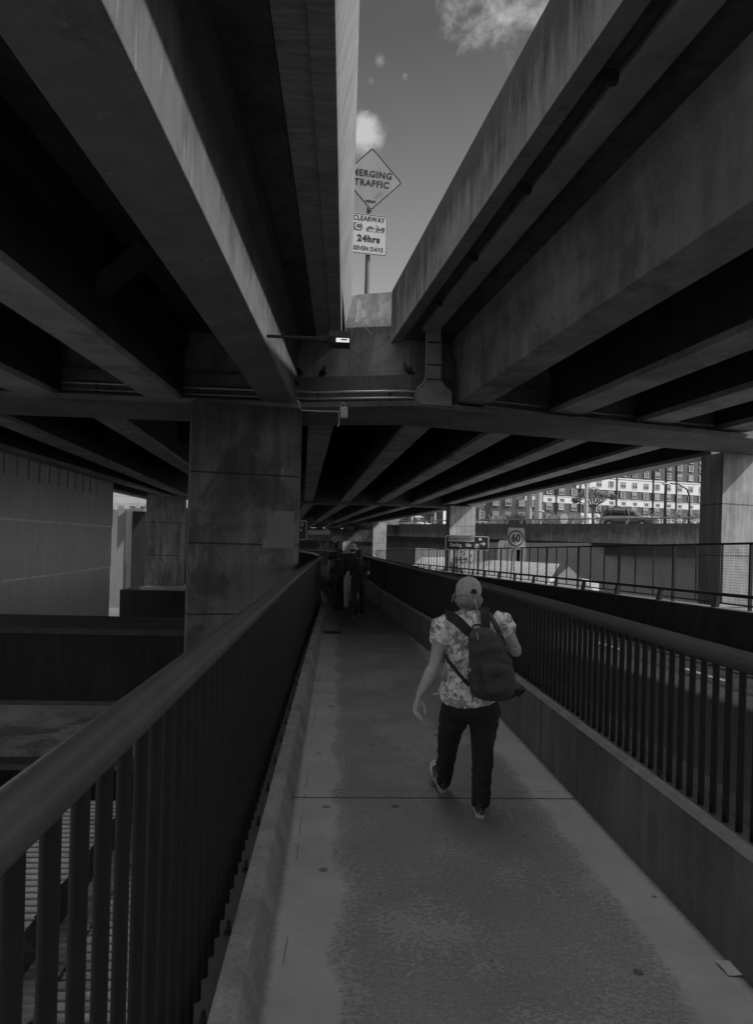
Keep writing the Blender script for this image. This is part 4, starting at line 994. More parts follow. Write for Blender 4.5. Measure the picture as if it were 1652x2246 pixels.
# brick apartment building
YB = 150.; ang = math.radians(-4)
BR = mat('brick_wall', .12, .85, .15, .15, .1, .4, .05, bump=0); BWH = mat('render_white', .78, .7, .06, .2, .06, .4, .03, bump=0)
WFR = mat('window_frame', .62, .5, 0, fine=0, bump=0); PANE = mat('window_glass', .03, .15, 0, fine=0, bump=0, spec=.8); CURT = mat('curtain', .35, .8, .2, 1, bump=0, fine=0)
def brickblock(label, Y, x0, x1, ytop, ybase, whites, rows, xs, wpx, skew=0., drains=(), grp=''):
    o_ = atY(x0, ybase, Y); t = thing('apartment_building', (o_.x, o_.y, o_.z), label, 'building')
    k = Y/1500
    U = Vector((1, skew, 0)).normalized()
    org = atY(x0, 1200, Y)
    def pt(x, y):     # point of the facade plane seen at photo position (x, y)
        r = ray(x, y); n = Vector((U.y, -U.x, 0)); tt = (org-CAM).dot(n)/r.dot(n); return CAM+r*tt
    def onf(x, z): q_ = pt(x, 1150); return Vector((q_.x, q_.y, z))
    A, B = pt(x0, ybase), pt(x1, ybase); zb = A.z-1; zt2 = pt((x0+x1)/2, ytop).z
    nv_ = Vector((U.y, -U.x, 0))   # towards viewer
    def sheet(xa, xb, za, zb_, outd, m, name, dep=.3):
        a_, b_ = onf(xa, 0), onf(xb, 0); mb = MB(); a_ = a_+nv_*outd; b_ = b_+nv_*outd
        mb.plan([(a_.x, a_.y), (b_.x, b_.y), (b_.x-nv_.x*dep, b_.y-nv_.y*dep), (a_.x-nv_.x*dep, a_.y-nv_.y*dep)], za, zb_); return part(mb, name, m, t)
    sheet(x0, x1, zb, zt2, 0, BR, 'wall', 10)
    for (xa, xb, za, zb_) in whites: sheet(xa, xb, za, zb_, .12, BWH, 'white_band', .3)
    for xd in drains: sheet(xd, xd+2, zb, zt2, .3, STEEL, 'drainpipe', .2)
    # windows: frame with pane and curtains; copies share meshes
    fw = MB(); W2, H2 = wpx[0]*k, wpx[1]*k
    for (x, z, w2, h2) in ((0, H2/2, W2, .07), (0, -H2/2, W2*1.08, .11), (-W2/2, 0, .06, H2), (W2/2, 0, .06, H2), (0, 0, .05, H2), (0, 0, W2, .045)): fw.box((x, 0, z), (w2, .12, h2))
    R = Matrix.Rotation(math.atan2(U.y, U.x), 4, 'Z')
    src = None
    pn_ = MB().box((0, .04, 0), (W2, .04, H2)); cu_ = MB()
    cu_.box((-W2*.36, .0, 0), (W2*.2, .03, H2)); cu_.box((W2*.36, .0, 0), (W2*.2, .03, H2))
    cu2 = MB().box((0, .0, 0), (W2*.96, .03, H2*.98))
    me_f = me_p = me_c = me_d = me_e = None
    for z in rows:
        for x in xs:
            if callable(z): pass
            c2 = onf(x, z)+nv_*.16
            if me_f is None:
                f_ = fw.build('window', WFR); p_ = pn_.build('pane', PANE); c3 = cu_.build('curtain', CURT); d3_ = cu2.build('curtain', CURT)
                me_f, me_p, me_c, me_d = f_.data, p_.data, c3.data, d3_.data; bpy.data.objects.remove(d3_)
                e3_ = MB().box((0, .0, H2*.27), (W2*.96, .03, H2*.44)).build('curtain', CURT); me_e = e3_.data; bpy.data.objects.remove(e3_)
            else:
                f_ = bpy.data.objects.new('window', me_f); p_ = bpy.data.objects.new('pane', me_p); c3 = bpy.data.objects.new('curtain', random.choice((me_d, me_c, me_c, me_e, me_e)))
                for q_ in (f_, p_, c3): sc.collection.objects.link(q_)
            f_.parent = t; f_.matrix_parent_inverse = Matrix.Translation(-Vector(t.location)); f_.location = c2; f_.rotation_euler = (0, 0, math.atan2(U.y, U.x))
            p_.parent = f_; c3.parent = f_
    return t, pt, onf, sheet
kz = lambda y, x, Y: atY(x, y, Y).z
XR = 1310
zr = [kz(y, XR, 150) for y in (1138, 1112, 1078, 1055, 1028, 1006, 986)]
xs_ = [1007.7+.39*c_ for c_ in (430, 500, 570, 640, 712, 780, 848, 916, 980, 1045, 1108, 1171, 1233, 1296, 1356)]
t, pt, onf, sheet = brickblock('long brick apartment building with white bands and rows of sash windows', 150, 1140, 1560, 985, 1150,
    [(1190, 1560, kz(1104, XR, 150), kz(1091, XR, 150)), (1190, 1560, kz(1090, XR, 150), kz(1088.6, XR, 150)), (1262, 1560, kz(1069, XR, 150), kz(1044, XR, 150)), (1262, 1560, kz(1042.5, XR, 150), kz(1039.5, XR, 150)),
     (1268, 1560, kz(1150, XR, 150), kz(1124, XR, 150))], zr, xs_, (13.5, 14), .28, (1218, 1270, 1430, 1481, 1350))
for x in xs_[1:]:
    c2 = onf(x+2, kz(1097.5, XR, 150)); mb = MB(); R_ = Matrix.Rotation(math.atan2(.28, 1), 3, 'Z')
    for s_ in (-1, 1):
        for dx in (-.25, .25): mb.box(c2+Vector((dx, -.2, 0)), (.12, .06, 1.0), R_ @ Matrix.Rotation(s_*.8, 3, 'Y'))
    part(mb, 'vent_lattice', DARKSH, t)
zr2 = [kz(y, 1100, 125) for y in (1130, 1101, 1071)]
brickblock('darker brick apartment wing nearer the road, behind the traffic signals', 125, 1042, 1188, 1040, 1150, [(1150, 1188, kz(1096, 1100, 125), kz(1082, 1100, 125))], zr2, [1056, 1087, 1114, 1144, 1173], (13, 15), .02, (1050, 1072))
zr3 = [kz(y, 920, 135) for y in (1140, 1112)]
brickblock('low brick block far behind the ute on the elevated ramp', 135, 850, 972, 1085, 1150, [], zr3, [862, 885, 925, 950], (11, 13), .02, (915, 940))
# planting along the ramp
def leafcloud(name, c, r, n, size, m, seed, par=None, flat=1., hole=.0):
    rnd = random.Random(seed); mb = MB()
    for i in range(n):
        while True:
            p = Vector((rnd.uniform(-1, 1), rnd.uniform(-1, 1), rnd.uniform(-1, 1)))
            if p.length < 1 and noise.noise(p*2.3+Vector((seed, 0, 0))) > hole-.12: break
        p = Vector((p.x*r[0], p.y*r[1], p.z*r[2]))+Vector(c); s_ = size*rnd.uniform(.5, 1.3)
        R = Matrix.Rotation(rnd.uniform(0, 6), 3, 'Z') @ Matrix.Rotation(rnd.uniform(-1.2, 1.2), 3, 'X')
        mb.add([p+R @ Vector(v)*s_ for v in ((-.5, 0, 0), (0, -.2, .1), (.5, 0, 0), (0, .2, .05))], [(0, 1, 2, 3)])
    return mb
LEAF = mat('leaves_pale', .30, .7, .4, 2, bump=0); LEAFD = mat('leaves_dark', .07, .7, .4, 2, bump=0); BARK = mat('bark', .12, .9, .3, 5)
Yt = RY(1302, 8); kk = Yt/1500; tb = atY(1302, 1150, Yt)
tr = thing('feathery_tree', tb, 'feathery pale leaved tree in front of the white banded apartments', 'tree')
mb = MB(); mb.tube([tb, atY(1301, 1128, Yt), atY(1303, 1112, Yt)], [.16, .12, .09], 8)
for e in ((1275, 1085), (1290, 1075), (1308, 1072), (1325, 1078), (1340, 1088), (1268, 1100), (1330, 1098)):
    mb.tube([atY(1302, 1115, Yt), atY((1302+e[0])/2, (1112+e[1])/2-1, Yt), atY(*e, Yt)], [.08, .05, .02], 6)
part(mb, 'trunk', BARK, tr)
mb = MB()
for i, (x, y, rx_, rz_) in enumerate(((1278, 1088, 17, 9), (1302, 1078, 20, 11), (1326, 1086, 18, 9), (1345, 1090, 9, 7), (1262, 1098, 8, 7), (1310, 1096, 22, 8))):
    c_ = atY(x, y, Yt); m2 = leafcloud('', c_, (rx_*kk, rx_*kk*.8, rz_*kk), 420, .22, LEAF, i+3, hole=.02); mb.add(m2.v, m2.f)
part(mb, 'crown', LEAF, tr)
def tuft(name, x, y, Y, w_, h_, n, m, label, seed, spread=1.):
    Y = RY(x, 9 if spread > 1 else 4)
    rnd = random.Random(seed); t = thing(name, atY(x, y, Y), label, 'plant'); mb = MB(); c_ = atY(x, y, Y)
    for i in range(n):
        a_ = rnd.uniform(-1, 1)*spread; b_ = c_+Vector((rnd.uniform(-w_, w_)/2, rnd.uniform(-.5, .5), 0)); tip = b_+Vector((a_*h_*.7, rnd.uniform(-.3, .3), h_*rnd.uniform(.5, 1)))
        r_ = Vector((.035, 0, 0)); mid = b_.lerp(tip, .55)+Vector((0, 0, .12*h_)); mb.add([b_-r_, b_+r_, mid+r_, tip, mid-r_], [(0, 1, 2, 3, 4)])
    part(mb, 'leaves', m, t); return t
tuft('spiky_shrub', 1335, 1150, 64, 1.4, 1.9, 90, LEAFD, 'dark spiky shrub just left of the dark car on the ramp', 3, 1.05)
tuft('spiky_shrub', 1357, 1150, 66, 1.6, 1.9, 90, LEAFD, 'dark spiky shrub rising behind the roof of the dark car on the ramp', 4, 1.05)
tuft('grassy_clump', 1240, 1150, 60, 3.2, 1.1, 260, LEAF, 'pale grassy clump beside the round white sign disc on the ramp', 5)
tuft('grassy_clump', 1150, 1150, 60, 3., 1.2, 200, LEAFD, 'dark grassy clump behind the thick pale pole on the ramp', 6)
tuft('grassy_clump', 1060+40, 1150, 60, 2.2, 1.3, 160, LEAF, 'pale spiky clump left of the thick pale pole on the ramp', 8)
hg = MB()
for i in range(6):
    m2 = leafcloud('', atY(1440+i*20, 1137, RY(1440+i*20, 4)), (1.0, .8, .75), 520, .16, LEAF, 20+i, hole=-.2); hg.add(m2.v, m2.f)
hgo = thing('hedge', atY(1490, 1147, RY(1490, 4)), 'pale grassy hedge along the ramp right of the dark car', 'hedge'); part(hg, 'foliage', LEAF, hgo)
# poles and lamps
POL = mat('pole_grey', .42, .5, .1, 2, bump=0)
def pole(name, x, y0, y1, Y, r, label, m=POL, cat='pole', x2=None):
    Y = RY(x, 3)
    b_ = atY(x, y0, Y); a_ = Vector((b_.x, b_.y, atY(x, y1, Y).z)); t = thing(name, b_, label, cat); part(MB().tube([b_, a_], [r, r*.85], 10), 'shaft', m, t); return t, a_
pole('pole', 1180, 1158, 1060, 56, .36, 'thick pale grey pole standing on the ramp left of centre')
pole('pole', 1285, 1158, 1040, 58, .16, 'medium pale pole left of the feathery tree')
pole('pole', 1459, 1158, 1010, 60, .12, 'slender dark pole in front of the apartments near the right pier', STEEL)
t, a_ = pole('signal_pole', 1160, 1158, 1080, 62, .3, 'stout pole carrying traffic signals beside the thick pale pole', mat('pole_mid', .34, .5, .1), 'traffic light')
for dx, lb in ((-1.1, 'signal_head'), (1.0, 'signal_head')):
    mb = MB(); mb.box(a_+Vector((dx, -.3, -.1)), (.5, .4, 1.3)); mb.tube([a_+Vector((0, 0, -.3)), a_+Vector((dx, -.2, -.3))], .06, 6); part(mb, lb, mat('signal_grey', .25, .5, .1), t)
mb = MB(); mb.box(a_+Vector((.5, -.4, -3.1)), (.7, .4, .9)); part(mb, 'control_box', mat('cab_grey', .4, .5, .1), t)
for (x, Y, h, dx, lb) in ((1512, 58, 1062, -1.9, 'curved street lamp in front of the apartments beside the right pier'), (1218, 64, 1122, -1.4, 'small curved street lamp right of the thick pale pole')):
    Y = RY(x, 3); b_ = atY(x, 1158, Y); zt3 = atY(x, h, Y).z; t = thing('street_lamp', b_, lb, 'street lamp'); hh_ = zt3-b_.z
    pts = [b_, b_+Vector((0, 0, hh_*.72)), b_+Vector((dx*.12, 0, hh_*.88)), b_+Vector((dx*.45, 0, hh_*.985)), b_+Vector((dx*.85, 0, hh_))]
    part(MB().tube(pts, [.09, .07, .06, .05, .04], 8), 'post', STEEL, t); part(MB().ell(b_+Vector((dx, 0, hh_-.03)), (.35, .14, .09)), 'lamp_head', GALV, t)
t, a_ = pole('sign_gantry', 1052, 1158, 1104, 60, .1, 'thin pole holding a dark sign board below the deck edge', POL, 'sign')
mb = MB(); mb.box(a_+Vector((-1.2, 0, .6)), (3.2, .15, 1.3)); part(mb, 'sign_board', SIGNB, t)
t, a_ = pole('disc_sign', 1238.5, 1156, 1142, 57, .05, 'round white disc sign on a short pole behind the ramp rail', STEEL, 'sign')
mb = MB(); c_ = atY(1238.5, 1138, RY(1238.5, 2.8)); plate(mb, [(.4*math.cos(i*.314), .5*math.sin(i*.314)) for i in range(20)], face_mat(c_), -.02, 0); part(mb, 'disc', WHITE, t)
for x, Y in ((954, 70), (1000+60, 72)):
    pass
pole('pole', 954, 1152, 1110, 70, .14, 'pale pole right of the ute on the ramp'); pole('pole', 903, 1152, 1118, 60, .2, 'short pale post in front of the ute on the ramp')
# cars
CARD = mat('car_paint_dark', .09, .25, 0, fine=0, bump=0, spec=.6); CARL = mat('car_paint_light', .4, .3, 0, fine=0, bump=0, spec=.6); TYRE = mat('tyre', .02, .8, 0, fine=0, bump=0)
def car(p, yaw, label, m, kind='suv', L_=4.6, W_=1.85, H_=1.68, cat='car'):
    t = thing('parked_car' if 0 else 'car', p, label, cat); R = Matrix.Rotation(yaw, 3, 'Z'); P_ = lambda x, y, z: Vector(p)+R @ Vector((x, y, z))
    h = L_/2; w2 = W_/2
    low = [(-h, .35), (-h+.05, .75), (-h+.2, 1.0), (-h+.9, 1.05), (h-1.35, 1.04), (h-.35, .93), (h-.05, .75), (h, .4)]
    rs = []
    for x, z in low:
        ww = w2*(.86 if abs(x) > h-.1 else (.95 if abs(x) > h-.4 else 1)); rs.append([P_(x, -ww, .28), P_(x, -ww*1.01, z*.6), P_(x, -ww*.95, z), P_(x, 0, z+.03), P_(x, ww*.95, z), P_(x, ww*1.01, z*.6), P_(x, ww, .28)])
    part(MB().rings(rs, True, True), 'body', m, t)
    cab = [(-h+.25, 1.0, .9), (-h+.55, H_*.93, .74), (-h+1.2, H_, .74), (h-2.2, H_*.98, .74), (h-1.65, H_*.86, .78), (h-1.15, 1.02, .9)]
    rs = [[P_(x, -w2*k_, 1.0), P_(x, -w2*k_*(.99), z), P_(x, 0, z+.02), P_(x, w2*k_*.99, z), P_(x, w2*k_, 1.0)] for x, z, k_ in cab]
    g_ = part(MB().rings(rs, True, True), 'glasshouse', PANE, t)
    rs = [[P_(x, -w2*.72, z), P_(x, -w2*.7, z+.05), P_(x, w2*.7, z+.05), P_(x, w2*.72, z)] for x, z in ((-h+.5, H_*.92), (-h+1.2, H_), (h-2.2, H_*.98), (h-1.8, H_*.9))]
    part(MB().rings(rs, True, False), 'roof', m, t)
    for s_ in (-1, 1):
        part(MB().tube([P_(-h+.7, s_*w2*.62, H_+.07), P_(h-2.3, s_*w2*.62, H_+.06)], .02, 6), 'roof_rail', GALV, t)
        for x in (-h+1.0, -h+2.1, h-1.9): part(MB().tube([P_(x, s_*w2*.93, 1.02), P_(x+(.1 if x < 0 else -.25), s_*w2*.77, H_*.96)], .045, 6), 'pillar', m, t)
        part(MB().ell(P_(h-1.4, s_*(w2+.1), 1.1), (.1, .12, .09)), 'mirror', m, t)
        part(MB().ell(P_(h-.12, s_*w2*.68, .78), (.12, .22, .09)), 'headlight', WFR, t)
        for x in (-h+.85, h-.9):
            wh_ = part(MB().tube([P_(x, s_*(w2-.2), .34), P_(x, s_*(w2+.01), .34)], .34, 18), 'wheel', TYRE, t)
            sub(MB().tube([P_(x, s_*(w2-.0), .34), P_(x, s_*(w2+.02), .34)], .2, 14), 'rim', GALV, wh_)
    return t
def carat(x, Y_, sink=.62): q_ = atY(x, 1146, Y_); return (q_.x, q_.y, rampz(Y_)-sink)
car(carat(1379, RY(1379, 3), .35), math.radians(-38), 'dark wagon driving on the ramp beside the spiky shrubs', CARD, L_=4.4, H_=1.72)
car(carat(1190, RY(1190, 6), 1.05), math.radians(-25), 'dark car on the ramp of which only the roof shows above the rail', CARD, H_=1.5)
car(carat(1068, RY(1068, 5), 1.2), math.radians(-10), 'pale car roof just above the ramp rail right of the graffiti pier', CARL, H_=1.5)
car(carat(912, RY(912, 5), .75), math.radians(-60), 'pale utility vehicle facing the camera on the far left of the ramp', CARL, H_=1.9, L_=5, cat='ute')
# graffiti strokes on the pier (kept abstract, as scribbled in the photograph)
gr = [(1006, 1216), (1010, 1240), (1014, 1218), (1018, 1242), (1022, 1222), (1026, 1240)]
INKG = mat('spray_paint', .03, .7, 0, fine=0, bump=0)
t = thing('graffiti', atY(1012, 1225, 41.4), 'black sprayed letters low on the pale pier behind the street sign', 'graffiti')
def stroke(pts, r=.035, Y=41.44): part(MB().tube([atY(x, y, Y) for x, y in pts], r, 5), 'stroke', INKG, t)
for pts in ([(1001, 1222), (1001, 1238)], [(1001, 1222), (1009, 1236), (1009, 1220)], [(1013, 1236), (1013, 1222), (1020, 1224), (1020, 1234), (1013, 1236)], [(1024, 1222), (1024, 1236), (1029, 1230), (1038, 1240)],
            [(1010, 1212), (1016, 1209), (1020, 1214), (1014, 1218)], [(1000, 1228), (1026, 1226)], [(1004, 1244), (1010, 1240), (1010, 1250)], [(1016, 1240), (1016, 1252)], [(1022, 1240), (1028, 1244), (1022, 1248)], [(1030, 1224), (1036, 1216)]): stroke(pts)
# things at the far end of the walkway
t = thing('pale_pipe', atY(712, 1168, 60), 'long pale pipe slung below the farthest deck', 'pipe')  # plain unlit pipe, no lamp
part(MB().tube([atY(676, 1168, 60), atY(724, 1168, 60)], .24, 14), 'pipe', POL, t); part(MB().tube([atY(716, 1160, 60), atY(716, 1168, 60)], .18, 10), 'hanger', POL, t)
t = thing('far_beam', (0, 95, 0), 'streaked concrete beam spanning behind the far pale piers', 'bridge beam')
a_, b_ = atY(655, 1172, 95), atY(792, 1180, 95)
part(MB().span(a_.x-30, b_.x+2, 95, 97, atY(720, 1186, 95).z, atY(720, 1160, 95).z), 'beam', MATS['ramp_parapet'], t)
t = thing('far_pillar', atY(735, 1200, 96), 'dim grey pillar behind the small diamond warning sign', 'pillar')
panel(721, 743, 1186, 1215, 96, CONCD, 'shaft', t)
t = thing('far_building', (-5, 130, 0), 'dark block closing the view below the farthest beam', 'building')
part(MB().span(-60, 15, 128, 134, -6, 4.2), 'wall', DARKSH, t)
# bright street clutter seen past the column
t = thing('street_clutter', atY(705, 1205, 100), 'bright street fittings glimpsed far off between the column and the far pillar', 'street lamp')
for i, (x, y, w2, h2) in enumerate(((703, 1196, 4, 20), (711, 1192, 2, 26), (697, 1203, 5, 6), (718, 1205, 6, 3), (708, 1210, 10, 3), (700, 1187, 9, 1.5))):
    c_ = atY(x, y, 100); part(MB().box(c_, (w2*.066*.6, .3, h2*.066*.6)), 'fitting', (WHITE, GALV)[i % 2], t)
# ================================================================== PEOPLE
def solid(mb, name, m, root, vox=.006, sm=6, disp=0., dscale=9., parent_part=None):
    o = mb.build(name, m)
    r = o.modifiers.new('r', 'REMESH'); r.mode = 'VOXEL'; r.voxel_size = vox; r.use_smooth_shade = True
    s = o.modifiers.new('s', 'SMOOTH'); s.iterations = sm; s.factor = .5
    bpy.context.view_layer.update()
    me = bpy.data.meshes.new_from_object(o.evaluated_get(bpy.context.evaluated_depsgraph_get()))
    o.modifiers.clear(); old = o.data; o.data = me; bpy.data.meshes.remove(old); me.name = name
    if disp:
        ns = [v.normal.copy() for v in me.vertices]
        for v, n_ in zip(me.vertices, ns):
            p = v.co*dscale; v.co += n_*disp*(noise.noise(Vector((p.x, p.y, p.z*1.6)))+.5*noise.noise(p*2.3))
    me.polygons.foreach_set('use_smooth', [True]*len(me.polygons)); me.update()
    if parent_part: o.parent = parent_part; return o
    return put(o, root)
SKIN = mat('skin', .35, .55, .12, 8, 0, 1, .06, coord='pos', bump=.08); HAIR = mat('hair_fair', .2, .6, .35, 14, .4, 20, .3)
HAIRD = mat('hair_dark', .015, .6, .3, 14); DEN = mat('dark_trousers', .010, .85, .25, 5, 0, 1, .15, bump=.1)
CAPM = mat('cap_cloth', .30, .85, .12, 9, fine=.1, bump=.1); SHOE = mat('shoe_upper', .015, .6, .2, 12, bump=.05); SOLE = mat('shoe_sole', .5, .7, .25, 24, fine=.2, bump=.3)
BAG = mat('backpack_cloth', .045, .85, .15, 9, fine=.15, bump=.15); WEB = mat('webbing', .014, .8, .1, 12)
# printed blouse
bm_ = bpy.data.materials.new('printed_blouse'); bm_.use_nodes = True; MATS['printed_blouse'] = bm_
nt_ = bm_.node_tree; b_ = nt_.nodes['Principled BSDF']; b_.inputs['Roughness'].default_value = .85
g_ = nt_.nodes.new('ShaderNodeTexCoord'); P_ = g_.outputs['Object']
n1_ = nz(nt_, P_, 16, 4, .7, .6); n2_ = nz(nt_, P_, 34, 3, .7, .4); n3_ = nz(nt_, P_, 70, 2, .6)
v_ = mixf(nt_, ramp(nt_, n1_, .46, .50), .27, .74); v_ = mth(nt_, 'MULTIPLY', v_, rampl(nt_, ramp(nt_, n2_, .54, .58), 0, 1, 1, .62))
v_ = mth(nt_, 'MULTIPLY', v_, rampl(nt_, n3_, .3, .7, .8, 1.2)); nt_.links.new(v_, b_.inputs['Base Color'])
YW = 4.6
def W(x, y, Y=YW): return atY(x, y, Y)
def lib(mb, pts, rr, seg=14, flat=1.): mb.tube(pts, rr, seg, flat=flat); mb.ell(pts[0], (rr[0],)*3, None, 12, 8); mb.ell(pts[-1], (rr[-1],)*3, None, 12, 8)
wo_ = thing('person', atZ(1045, 1770, 0), 'woman walking away in a pale cap, floral printed blouse and dark trousers with a backpack', 'person')
def hring(c_, rx_, ry_, yaw=0., n=28, dz=None):
    out = []
    for k in range(n):
        a_ = 2*math.pi*k/n; x, y = rx_*math.copysign(abs(math.cos(a_))**.85, math.cos(a_)), ry_*math.copysign(abs(math.sin(a_))**.85, math.sin(a_))
        z = dz(a_) if dz else 0
        out.append(Vector(c_)+Vector((x*math.cos(yaw)-y*math.sin(yaw), x*math.sin(yaw)+y*math.cos(yaw), z)))
    return out
sh_l, sh_r = W(972, 1368, 4.60), W(1099, 1360, 4.60)
el_l, wr_l = W(954, 1459, 4.56), W(920, 1525, 4.48)
el_r, wr_r = W(1131, 1427, 4.60), W(1106, 1404, 4.86)
hd = W(1028, 1299, 4.63); nk = W(1031, 1342, 4.60)
body = MB()
body.rings([hring(W(1034, 1348), .13, .07), hring(W(1036, 1372), .165, .10), hring(W(1040, 1420), .16, .105), hring(W(1038, 1475), .155, .105), hring(W(1032, 1530), .175, .12), hring(W(1029, 1562), .165, .115)])
lib(body, [nk-Vector((0, 0, .03)), W(1030, 1328, 4.62), hd-Vector((0, 0, .03))], [.058, .052, .06])
Rh = Matrix.Rotation(math.radians(9), 3, 'Z')       # head turned a little to the left
body.ell(hd, (.074, .094, .105), Rh); body.ell(hd+Rh @ Vector((0, .035, -.055)), (.052, .055, .06), Rh)
body.ell(hd+Rh @ Vector((0, .102, -.02)), (.013, .018, .024), Rh); body.ell(hd+Rh @ Vector((0, .088, -.058)), (.022, .012, .01), Rh)
for s_ in (-1, 1):
    body.ell(hd+Rh @ Vector((s_*.075, -.005, -.015)), (.010, .018, .03), Rh); body.ell(hd+Rh @ Vector((s_*.032, .082, .006)), (.014, .012, .009), Rh)
lib(body, [sh_l, sh_l.lerp(el_l, .5), el_l], [.055, .049, .041]); body.tube([el_l, el_l.lerp(wr_l, .3), el_l.lerp(wr_l, .7), wr_l], [.042, .045, .034, .025], 14)
lib(body, [sh_r, sh_r.lerp(el_r, .5), el_r], [.055, .050, .043]); lib(body, [el_r, el_r.lerp(wr_r, .4), wr_r], [.043, .044, .027])
# left hand: palm, four curled fingers, thumb
def hand(mb, wr, d, side, up, s=1., curl=.5):
    d = d.normalized(); side = (side-d*side.dot(d)).normalized(); nrm = d.cross(side).normalized()*(-1 if up == 'flip' else 1)
    palm = wr+d*.05*s
    rs = []
    for t, w_, th in ((0, .025, .019), (.03, .032, .017), (.06, .039, .015), (.09, .040, .013)):
        c_ = wr+d*t*s; rs.append([c_+side*math.cos(a_)*w_*s+nrm*math.sin(a_)*th*s for a_ in [2*math.pi*k/14 for k in range(14)]])
    mb.rings(rs)
    for i, (o_, ln) in enumerate(((-.030, .068), (-.010, .078), (.011, .073), (.031, .058))):
        b = wr+d*.084*s+side*o_*s; c1 = curl*(.8+.14*i); pts = [b]; dd = d
        for j, f_ in enumerate((.45, .3, .25)):
            ang_ = c1*(j*.8+.5); dd = (d*math.cos(ang_)+nrm*math.sin(ang_)).normalized(); pts.append(pts[-1]+dd*ln*f_*s)
        mb.tube(pts, [.0095*s, .0088*s, .008*s, .0068*s], 8); mb.ell(pts[-1], (.0068*s,)*3, None, 8, 6); mb.ell(b, (.0105*s,)*3, None, 8, 6)
    b = wr+d*.028*s-side*.026*s
    p = [b, b+(d*.6-side*.55+nrm*.35).normalized()*.036*s]; p.append(p[-1]+(d*.95-side*.1+nrm*.35).normalized()*.030*s); p.append(p[-1]+(d*.95+side*.1+nrm*.4).normalized()*.024*s)
    mb.tube(p, [.0135*s, .0115*s, .0098*s, .0075*s], 8); mb.ell(p[-1], (.0075*s,)*3, None, 8, 6)
hdir = W(914, 1560, 4.46)-W(920, 1527, 4.48)
hand(body, wr_l, hdir, Vector((-.62, -.78, 0)), 'flip', 1.08, .6)
hand(body, wr_r, Vector((-.55, .25, .8)), Vector((.3, .9, 0)), None, 1.0, 1.2)
LH = [(W(1000, 1560, 4.62), .105), (W(996, 1574, 4.63), .098), (W(988, 1605, 4.70), .08), (W(983, 1636, 4.76), .062), (W(978, 1672, 4.82), .058), (W(973, 1712, 4.88), .045)]
RHh = [(W(1064, 1560, 4.58), .11), (W(1061, 1574, 4.57), .10), (W(1060, 1608, 4.56), .082), (W(1059, 1642, 4.54), .066), (W(1058, 1690, 4.50), .06), (W(1053, 1768, 4.47), .045)]
for Lg in (LH, RHh): lib(body, [p for p, _ in Lg], [r*.8 for _, r in Lg])
bo_ = solid(body, 'body', SKIN, wo_, .0045, 3, .003, 26)
tr_ = MB()
tr_.rings([hring(W(1032, 1520, 4.6), .165, .12), hring(W(1032, 1545, 4.6), .192, .135), hring(W(1031, 1562, 4.6), .185, .125), hring(W(1030, 1576, 4.6), .16, .105)])
lib(tr_, [p for p, _ in LH], [r*k_ for (_, r), k_ in zip(LH, (1.0, 1.02, 1.08, 1.16, 1.12, 1.16))], 18)
lib(tr_, [p for p, _ in RHh[:-1]]+[W(1054.5, 1757, 4.48)], [r*k_ for (_, r), k_ in zip(RHh, (1.0, 1.02, 1.08, 1.12, 1.12, 1.3))], 18)
tr_.tube([W(1055, 1751, 4.48), W(1054.5, 1767, 4.475)], [.062, .061], 18)
solid(tr_, 'trousers', DEN, wo_, .007, 3, .011, 11)
bl = MB()
hem = lambda a_: -.055*max(0, math.cos(a_+1.9))**2
bl.rings([hring(W(1034, 1339, 4.6), .075, .06), hring(W(1034, 1347), .135, .085), hring(W(1036, 1358), .18, .11), hring(W(1038, 1385), .19, .125), hring(W(1038, 1420), .185, .13), hring(W(1036, 1460), .185, .13),
          hring(W(1033, 1500), .20, .145), hring(W(1031, 1518), .208, .152, dz=lambda a_: hem(a_)*.3), hring(W(1030, 1527), .210, .155, dz=hem)])
for a_, b_, c_ in ((sh_l, el_l, -1), (sh_r, el_r, 1)):
    p = a_.lerp(b_, .08)+Vector((c_*.004, 0, .005)); q_ = a_.lerp(b_, .46); bl.tube([a_-Vector((c_*.05, 0, -.01)), p, a_.lerp(b_, .28), q_, a_.lerp(b_, .50)], [.062, .074, .078, .066, .058], 18)
solid(bl, 'blouse', bm_, wo_, .006, 5, .012, 10)
# cap, hair
cp = MB(); rs = []
Rc = Rh @ Matrix.Rotation(math.radians(-6), 3, 'X')
cc_ = hd+Vector((0, 0, .022))
for i in range(9):
    th = i/8*math.pi/2*1.02; r_ = math.cos(th); z = math.sin(th)*.092
    rs.append([cc_+Rc @ Vector((.086*max(r_, .02)*math.cos(a_), .104*max(r_, .02)*math.sin(a_), z-.006)) for a_ in [2*math.pi*k/32 for k in range(32)]])
low = [cc_+Rc @ Vector((.083*math.cos(a_), .101*math.sin(a_), -.036)) for a_ in [2*math.pi*k/32 for k in range(32)]]
cp.rings([low]+rs, True, True); cap_ = part(cp, 'cap', CAPM, wo_)
br = MB(); top = []; 
for i in range(13):
    a_ = math.radians(90-62+i*124/12); top.append((math.cos(a_), math.sin(a_)))
v = [cc_+Rc @ Vector((.083*x, .098*y, -.022)) for x, y in top]+[cc_+Rc @ Vector((.083*x*.98, .098*y+.062*max(0, y-.35), -.034+.02*(1-abs(x)))) for x, y in top]
v += [p-Vector((0, 0, .006)) for p in v]; n = 13
br.add(v, [f for i in range(12) for f in ((i, i+1, n+i+1, n+i), (2*n+i+1, 2*n+i, 3*n+i, 3*n+i+1), (n+i, n+i+1, 3*n+i+1, 3*n+i))], True); sub(br, 'brim', CAPM, cap_)
